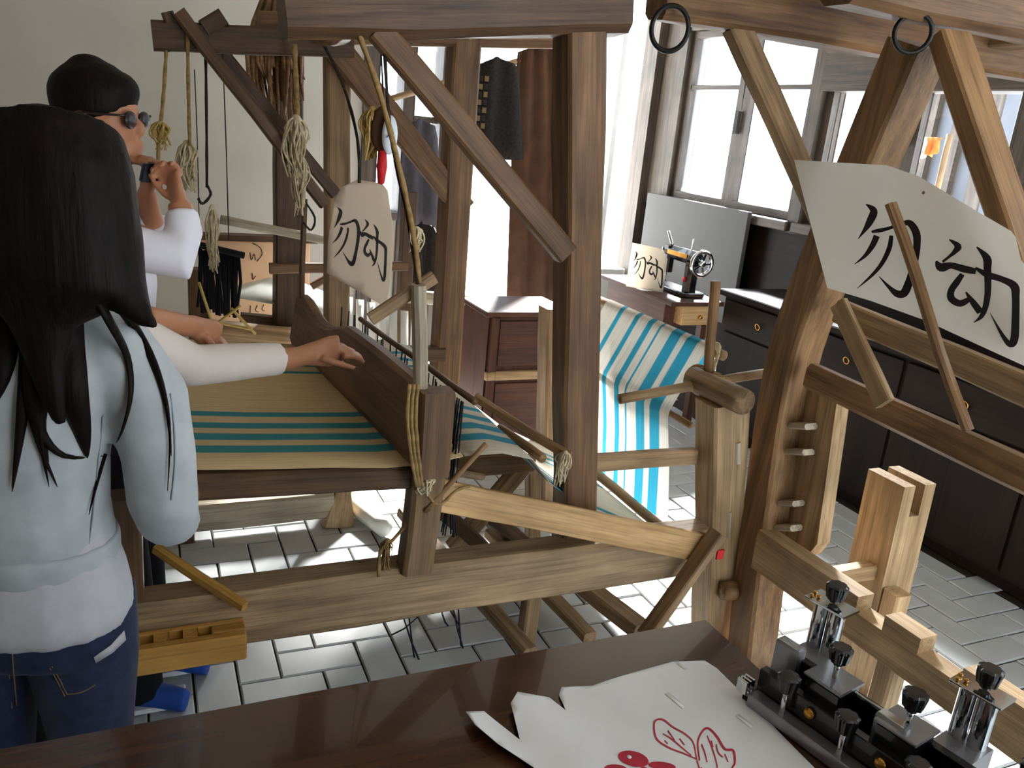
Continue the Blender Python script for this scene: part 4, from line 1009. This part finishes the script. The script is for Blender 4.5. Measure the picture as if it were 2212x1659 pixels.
la = [(XY(ax-.15, ay-.01, 1.25), .04, .04), (XY(ax-.225, ay, 1.1), .038, .038), (XY(ax-.235, ay+.02, .93), .034, .034), (XY(ax-.2, ay+.2, .98), .024, .024)]
body.append(la); hand(body, XY(ax-.2, ay+.2, .98), XY(.2, .9, .1), XY(1, 0, .3), (0, 0, 1), .95)
hcx, hcy, hcz = ax+.085, ay+.01, 1.455
def headA(bm):
    ellipsoid(bm, XY(hcx, hcy, hcz), .076, .090, .112)
    ellipsoid(bm, XY(hcx+.022, hcy+.093, hcz-.01), .012, .014, .02)
    for sg in (-1, 1): ellipsoid(bm, XY(hcx+sg*.076, hcy, hcz-.005), .012, .02, .03)
blob('body', body, .0055, M['skin'], pa, 4, .4, extra=headA)
jk_ = [ring_loft([(ax-.005, ay, .862, .152, .112), (ax-.005, ay, .90, .156, .120), (ax-.004, ay, .96, .148, .114), (ax-.002, ay, 1.05, .150, .116), (ax+.004, ay, 1.13, .164, .118), (ax+.012, ay, 1.21, .182, .112), (ax+.02, ay, 1.265, .165, .095), (ax+.035, ay, 1.315, .095, .075), (ax+.045, ay, 1.35, .07, .07)], fw),
       [(XY(ax+.12, ay-.01, 1.245), .055, .055), (XY(ax+.165, ay-.01, 1.225), .062, .062), (XY(ax+.21, ay, 1.15), .058, .064), (XY(ax+.224, ay+.005, 1.05), .051, .058), (XY(ax+.226, ay+.01, .965), .050, .056), (XY(ax+.224, ay+.03, .925), .048, .053), (XY(ax+.195, ay+.10, .93), .048, .048), (XY(ax+.155, ay+.18, .96), .042, .042)],
       [(XY(ax-.10, ay-.01, 1.245), .055, .055), (XY(ax-.17, ay-.01, 1.22), .064, .064), (XY(ax-.218, ay, 1.13), .060, .064), (XY(ax-.235, ay+.01, 1.0), .055, .058), (XY(ax-.24, ay+.03, .92), .052, .056), (XY(ax-.21, ay+.17, .97), .044, .044)]]
jacket = blob('denim_jacket', jk_, .008, M['denim_lt'], pa, 6, .5)
bm = bmesh.new(); nn = 48; rows = []
bc = XY(ax-.005, ay, 0); fx_ = XY(*fw, 0).normalized(); sx_ = V3((fx_.y, -fx_.x, 0))
def bodyring(hw, hd, z, k=1.0): return [bc+sx_*(hw*k*math.cos(2*math.pi*i/nn))+fx_*(hd*k*math.sin(2*math.pi*i/nn))+V3((0, 0, z)) for i in range(nn)]
for hw, hd, z in ((.146, .105, .846), (.157, .120, .848), (.160, .1235, .860), (.160, .1235, .892), (.157, .120, .902), (.144, .105, .90)):
    rows.append([bm.verts.new(p*1.0+V3((0, 0, .0015*(i % 2)))) for i, p in enumerate(bodyring(hw, hd, z))])
for a, b in zip(rows, rows[1:]):
    for i in range(nn): bm.faces.new((a[i], a[(i+1) % nn], b[(i+1) % nn], b[i]))
world_bm('hem_band', bm, M['denim_lt'], jacket, True)
def surf(px, py, off=.004):        # point on the jacket back under a pixel
    d = ray(px, py).normalized(); o_ = WM[jacket].inverted()
    ok, loc, nrm, _i = jacket.ray_cast(o_ @ EYE, (o_.to_3x3() @ d))
    return (WM[jacket] @ loc) - d*off if ok else PD(px, py, 1.10)
for pts in ([(180, 1230), (196, 1150), (206, 1060), (214, 980), (222, 900)], [(368, 850), (376, 920), (378, 1000), (370, 1080)]):
    rope('seam', [surf(x, y, .0012) for x, y in pts], .0013, M['denim_seam'], jacket, n=5, sm=5)
blob('grey_tee', [ring_loft([(ax-.006, ay, .752, .178, .132), (ax-.006, ay, .78, .184, .138), (ax-.006, ay, .83, .176, .130), (ax-.006, ay, .88, .162, .118), (ax-.004, ay, .95, .148, .10)], fw)], .008, M['jersey'], pa, 5)
jl = [ring_loft([(ax-.006, ay, .70, .168, .118), (ax-.006, ay, .76, .166, .118), (ax-.006, ay, .85, .148, .102), (ax-.006, ay, .92, .135, .09)], fw)]
for sgn in (-1, 1):
    jl.append([(XY(ax+sgn*.082, ay-.005, .79), .088, .095), (XY(ax+sgn*.085, ay, .66), .083, .09), (XY(ax+sgn*.088, ay+.005, .44), .060, .062), (XY(ax+sgn*.09, ay-.005, .25), .056, .058), (XY(ax+sgn*.09, ay, .05), .046, .05)])
jeans = blob('jeans', jl, .009, M['jeans'], pa, 5)
def jsurf(px, py, off=.001):
    d = ray(px, py).normalized(); o_ = WM[jeans].inverted()
    ok, loc, nrm, _i = jeans.ray_cast(o_ @ EYE, (o_.to_3x3() @ d)); return (WM[jeans] @ loc) - d*off if ok else PD(px, py, 1.1)
for pts in ([(14, 1410), (20, 1460), (26, 1530)], [(26, 1408), (30, 1460), (36, 1525)], [(112, 1440), (130, 1470), (145, 1500)], [(145, 1500), (175, 1496), (205, 1480)], [(108, 1444), (125, 1474), (140, 1504)]):
    rope('stitching', [jsurf(x, y) for x, y in pts], .0011, M['jeans_thread'], jeans, n=4, sm=3)
sheet('pocket_trim', [[jsurf(202, 1420, .003), jsurf(207, 1432, .003)], [jsurf(240, 1393, .003), jsurf(243, 1410, .003)], [jsurf(268, 1362, .003), jsurf(272, 1382, .003)]], M['jersey'], jeans, .0015)
for sgn in (-1, 1):
    blob('shoe', [[(XY(ax+sgn*.09, ay-.07, .035), .03, .034), (XY(ax+sgn*.09, ay+.03, .04), .034, .038), (XY(ax+sgn*.09, ay+.15, .028), .025, .036)]], .009, M['black_cloth'], pa, 3)
# hair: cap and fall
def capA(bm):
    ellipsoid(bm, XY(hcx-.004, hcy-.022, hcz+.002), .100, .108, .116)
    ellipsoid(bm, XY(hcx-.03, hcy-.025, hcz-.005), .095, .10, .112)
class LoftP(list): up = None
def ploft(rows):                   # (px, py, forward distance, half width in px, half depth in m)
    l = LoftP((PD(x, y, d), hw*d/FPX, hd) for x, y, d, hw, hd in rows); l.up = _f; return l
fall = [ploft([(120, 280, 1.17, 130, .085), (118, 360, 1.15, 160, .09), (116, 450, 1.14, 178, .088), (112, 540, 1.13, 186, .082), (108, 610, 1.12, 186, .072), (96, 660, 1.11, 130, .05), (92, 705, 1.10, 72, .032), (100, 780, 1.095, 46, .02), (112, 850, 1.09, 32, .012), (130, 920, 1.09, 14, .006)]),
        ploft([(210, 360, 1.16, 40, .03), (240, 430, 1.15, 44, .045), (254, 520, 1.14, 46, .045), (262, 600, 1.13, 46, .04), (282, 655, 1.12, 40, .03), (312, 688, 1.11, 22, .016), (340, 707, 1.10, 6, .006)])]
hair = blob('hair', fall, .006, M['hair'], pa, 4, .5, extra=capA)
paths = []
def lock(pts, r0, d=.007): paths.append(([surf(x, y, d) if y > 690 else PD(x, y, 1.10) for x, y in pts], r0))
lock([(120, 600), (135, 720), (155, 830), (178, 930), (189, 990)], .034)
lock([(100, 600), (100, 720), (85, 820), (82, 910), (105, 1010)], .030)
lock([(80, 640), (72, 740), (75, 840), (88, 930), (140, 985), (225, 985)], .012)
lock([(60, 640), (60, 760), (50, 880), (38, 980), (26, 1062)], .012)
lock([(85, 780), (82, 900), (92, 980), (106, 1052)], .008)
lock([(75, 860), (82, 950), (124, 1052)], .006)
lock([(190, 610), (235, 690), (275, 770), (283, 850), (264, 930), (238, 985)], .008)
lock([(215, 610), (285, 700), (332, 785), (360, 880), (370, 985)], .009)
lock([(225, 630), (300, 715), (345, 810), (366, 930), (362, 1060)], .004)
lock([(20, 640), (20, 720), (5, 820), (-30, 900)], .02)
lock([(228, 980), (205, 1060), (192, 1112)], .003)
strands('hair_lock', paths, M['hair'], hair)

# ---- person with a bun photographing with a phone
pbn = thing('person', 'person in a white long-sleeved shirt with hair in a bun, photographing with a phone', 'person', XY(-1.0, 1.98, 0), 'visitors around the loom')
bx, by = -1.02, 1.98; fb = (1, .05)
def ph(px, py, d): return PD(px, py, d)
bb = [ring_loft([(bx, by, .84, .14, .095), (bx, by, 1.05, .12, .085), (bx, by, 1.25, .15, .09), (bx, by, 1.36, .10, .065), (bx+.005, by, 1.41, .045, .045), (bx+.02, by, 1.48, .045, .05)], fb)]
for sgn in (-1, 1):
    bb.append([(XY(bx, by+sgn*.085, .86), .075, .075), (XY(bx+.02, by+sgn*.08, .47), .05, .05), (XY(bx+.04, by+sgn*.08, .07), .036, .036)])
el, hd_ = PD(402, 560, 1.86), PD(389, 440, 1.91)
bb.append([(XY(bx+.0, by-.15, 1.34), .042, .042), (el, .034, .034), (PD(394, 490, 1.89), .03, .03), (hd_, .024, .027)])
hand(bb, hd_, PD(366, 360, 1.95)-hd_, XY(-1, .3, 0), XY(1, 0, .2), .8, .95)
el2 = PD(345, 560, 2.12); hd2 = PD(316, 415, 2.0)
bb.append([(XY(bx+.0, by+.15, 1.34), .042, .042), (el2, .034, .034), (hd2, .022, .024)])
hand(bb, hd2, PD(322, 340, 1.98)-hd2, XY(1, 0, .2), XY(-1, 0, 0), .8, .9)
hb = PD(214, 248, 1.98)
def headB(bm):
    rot = Matrix.Rotation(-YAW, 4, 'Z')
    ellipsoid(bm, hb, .088, .072, .102, rot)
    ellipsoid(bm, hb+XY(.05, 0, -.065), .045, .045, .045, rot)          # jaw
    ellipsoid(bm, hb+XY(.092, 0, -.022), .014, .009, .02, rot)         # nose
    ellipsoid(bm, hb+XY(.088, 0, -.06), .012, .02, .008, rot)           # mouth
    for sg in (-1, 1): ellipsoid(bm, hb+XY(-.005, sg*.074, -.012), .018, .01, .028, rot)
blob('body', bb, .0055, M['skin'], pbn, 3, .35, extra=headB)
def hairB(bm):
    rot = Matrix.Rotation(-YAW, 4, 'Z')
    ellipsoid(bm, hb+XY(-.012, 0, .034), .096, .086, .088, rot)
    ellipsoid(bm, hb+XY(-.062, 0, .045), .050, .05, .055, rot)
    ellipsoid(bm, hb+XY(-.02, 0, .098), .045, .045, .032, rot)
    ellipsoid(bm, hb+XY(.045, 0, .055), .045, .06, .045, rot)
    ellipsoid(bm, hb+XY(-.048, 0, -.02), .052, .079, .075, rot)
blob('hair', [], .007, M['hair'], pbn, 4, .5, extra=hairB)
bm = bmesh.new(); rot = Matrix.Rotation(-YAW, 4, 'Z')
for sg in (-1, 1): ellipsoid(bm, hb+XY(.088, sg*.034, -.004), .008, .028, .02, rot, 14)
gl = world_bm('glasses', bm, M['lens'], pbn, True)
for sg in (-1, 1): pole('temple_arm', hb+XY(.09, sg*.066, .006), hb+XY(-.01, sg*.082, .004), .003, M['lens'], gl, n=6)
shirt = [ring_loft([(bx, by, .86, .165, .12), (bx, by, 1.0, .15, .11), (bx+.005, by, 1.15, .165, .118), (bx, by, 1.28, .17, .105), (bx, by, 1.36, .125, .075), (bx+.005, by, 1.405, .06, .055)], fb),
         [(XY(bx+.0, by-.13, 1.335), .058, .058), (XY(bx+.10, by-.16, 1.28), .052, .055), (el, .046, .048), (PD(397, 505, 1.885), .042, .042), (PD(392, 455, 1.9), .036, .036)],
         [(XY(bx+.0, by+.13, 1.335), .058, .058), (el2, .046, .046), (PD(338, 480, 2.06), .04, .04)]]
blob('white_shirt', shirt, .008, M['white_cotton'], pbn, 4)
tr_ = [ring_loft([(bx, by, .78, .16, .115), (bx, by, .88, .15, .108)], fb)]
for sgn, dx in ((-1, .05), (1, .02)):
    tr_.append([(XY(bx, by+sgn*.08, .84), .09, .09), (XY(bx+dx*.6, by+sgn*.08, .62), .082, .082), (XY(bx+dx*1.3, by+sgn*.08, .40), .066, .066), (XY(bx+dx*1.6, by+sgn*.08, .12), .068, .068), (XY(bx+dx*1.6, by+sgn*.08, .045), .07, .07)])
blob('trousers', tr_, .009, M['black_cloth'], pbn, 4)
for sgn in (-1, 1):
    sh = blob('shoe', [[(XY(bx+.02, by+sgn*.08, .035), .03, .034), (XY(bx+.12, by+sgn*.08, .04), .034, .038), (XY(bx+.22, by+sgn*.08, .03), .024, .034)]], .008, M['shoe_blue'], pbn, 3)
    box('sole', *(sorted((XY(bx+.0, by+sgn*.08, 0).x, XY(bx+.22, by+sgn*.08, 0).x))), XY(bx+.1, by+sgn*.08, 0).y-.045, XY(bx+.1, by+sgn*.08, 0).y+.045, .003, .018, M['rubber'], sh, .006)
phn = PD(344, 374, 1.955); mwp = Matrix.Translation(phn) @ Matrix.Rotation(-YAW-.75, 4, 'Z') @ Matrix.Rotation(.5, 4, 'Y')
bm = bmesh.new(); bmesh.ops.create_cube(bm, size=1)
for v in bm.verts: v.co = V3((v.co.x*.011, v.co.y*.085, v.co.z*.05))
bmesh.ops.bevel(bm, geom=bm.edges[:], offset=.004, segments=2, affect='EDGES')
tag(from_bm('phone', bm, M['phone'], None, mwp), 'dark phone held up in front of the face by the person with the bun', 'phone')

# ---- third person, mostly hidden, reaching over the beater
pc_ = thing('person', 'person in a cream top mostly hidden, one bare-wristed hand resting on the beater', 'person', XY(-1.03, 1.58, 0), 'visitors around the loom')
gx, gy = -1.03, 1.585; fc = (.75, .66)
sh_ = XY(gx+.14, gy-.02, 1.20); elb = PD(415, 790, 1.80); wr = PD(640, 772, 2.03); pal = PD(725, 752, 2.13); tip = PD(835, 742, 2.22)
cbody = [ring_loft([(gx, gy, .80, .13, .09), (gx, gy, .98, .12, .085), (gx, gy, 1.15, .14, .09), (gx, gy, 1.25, .1, .065), (gx+.005, gy, 1.29, .042, .042), (gx+.02, gy, 1.36, .044, .048)], fc)]
for sgn in (-1, 1):
    cbody.append([(XY(gx+sgn*.06, gy-sgn*.06, .82), .07, .07), (XY(gx+sgn*.06, gy-sgn*.06, .45), .048, .048), (XY(gx+sgn*.06, gy-sgn*.06, .06), .034, .034)])
cbody.append([(sh_, .042, .042), (elb, .036, .036), (PD(540, 782, 1.93), .031, .031), (wr, .024, .027), (wr.lerp(pal, .5), .02, .026)])
hand(cbody, wr.lerp(pal, .3), tip-wr, XY(.45, -1, -.25), (0, 0, 1), 1.05, .3, .1)
s2 = XY(gx-.05, gy+.14, 1.2); e2 = PD(325, 690, 1.74); w2_ = PD(420, 706, 1.88)
cbody.append([(s2, .042, .042), (XY(gx+.10, gy+.10, 1.10), .036, .036), (e2, .030, .030), (w2_, .022, .025)])
hand(cbody, w2_, PD(490, 742, 1.97)-w2_, XY(.3, -1, 0), (0, 0, 1), .95, .15)
hc = XY(gx+.03, gy+.01, 1.40)
def headC(bm):
    rot = Matrix.Rotation(-YAW+.7, 4, 'Z')
    ellipsoid(bm, hc, .085, .073, .105, rot); ellipsoid(bm, hc+XY(.068, .06, -.01), .016, .016, .02); ellipsoid(bm, hc+XY(.035, .03, -.06), .045, .045, .04)
blob('body', cbody, .0052, M['skin'], pc_, 3, .35, extra=headC)
def hairC(bm):
    ellipsoid(bm, hc+XY(-.018, -.015, .025), .092, .088, .096)
    ellipsoid(bm, hc+XY(-.045, -.04, -.05), .07, .06, .09)
blob('hair', [], .008, M['hair'], pc_, 4, extra=hairC)
blob('cream_top', [ring_loft([(gx, gy, .82, .155, .11), (gx, gy, .98, .145, .105), (gx, gy, 1.12, .16, .11), (gx, gy, 1.22, .14, .085), (gx, gy, 1.27, .06, .05)], fc),
                   [(XY(gx+.08, gy-.01, 1.19), .06, .06), (sh_, .058, .058), (sh_.lerp(elb, .6), .052, .052), (elb, .049, .050), (PD(500, 783, 1.89), .046, .046), (PD(560, 778, 1.95), .043, .043), (PD(604, 775, 1.995), .041, .041)]], .007, M['cream_cotton'], pc_, 4)
ct = [ring_loft([(gx, gy, .76, .15, .11), (gx, gy, .85, .145, .105)], fc)]
for sgn in (-1, 1):
    ct.append([(XY(gx+sgn*.06, gy-sgn*.06, .80), .085, .085), (XY(gx+sgn*.06, gy-sgn*.06, .45), .062, .062), (XY(gx+sgn*.06, gy-sgn*.06, .06), .05, .05)])
blob('trousers', ct, .01, M['black_cloth'], pc_, 4)
for sgn in (-1, 1):
    blob('shoe', [[(XY(gx+sgn*.06-.03, gy-sgn*.06-.03, .035), .03, .034), (XY(gx+sgn*.06+.04, gy-sgn*.06+.03, .04), .034, .038), (XY(gx+sgn*.06+.1, gy-sgn*.06+.09, .028), .022, .034)]], .009, M['black_cloth'], pc_, 3)

# ------------------------------------------------------------------ outside the right-hand window
pv_ = thing('pavilion', 'grey building across the courtyard seen through the right window', 'building', (8.2, 5.2, -.13))
y0_, y1_ = PU(2140, 300, 8.0).y, PU(1905, 300, 8.0).y
box('wall', 8.0, 8.3, y0_, y1_, -.13, 2.9, M['dim_wall'], pv_, 0)
for i in range(5): box('post', 7.9, 8.0, y0_+(y1_-y0_)*i/4-.05, y0_+(y1_-y0_)*i/4+.05, -.13, 2.9, M['frame_dark'], pv_, .01)
box('roof', 7.6, 8.6, y0_-.2, y1_+.1, 2.9, 3.1, M['frame_dark'], pv_, .02)
oc = PU(1995, 300, 5.0)
os_ = thing('hanging_laundry', 'orange and white cloths hung outside beyond the right window', 'laundry', V3((oc.x, oc.y, -.13)))
la_, lb_ = PU(1935, 296, 5.0), PU(2050, 300, 5.0)
for p in (la_, lb_): pole('line_post', V3((p.x, p.y, -.13)), p+V3((0, 0, .03)), .02, M['loom_mid'], os_)
pole('line', la_, lb_, .004, M['rope'], os_, n=6)
def drape(nm, p0, p1, z_, mat):
    rows = []
    for j in range(5):
        row = []
        for i in range(9):
            q = la_.lerp(lb_, p0+(p1-p0)*i/8); row.append(V3((q.x+.03*math.sin(i*1.7+j*.4)*j/4-.012, q.y, q.z+.006-z_*j/4*(1-.25*abs(i-4)/4))))
        rows.append(row)
    sheet(nm, rows, mat, os_, .006)
drape('blue_cloth', .12, .42, .22, M['bluecloth']); drape('white_cloth', .40, .66, .17, M['white_sheet']); drape('orange_cloth', .64, .86, .13, M['orange'])
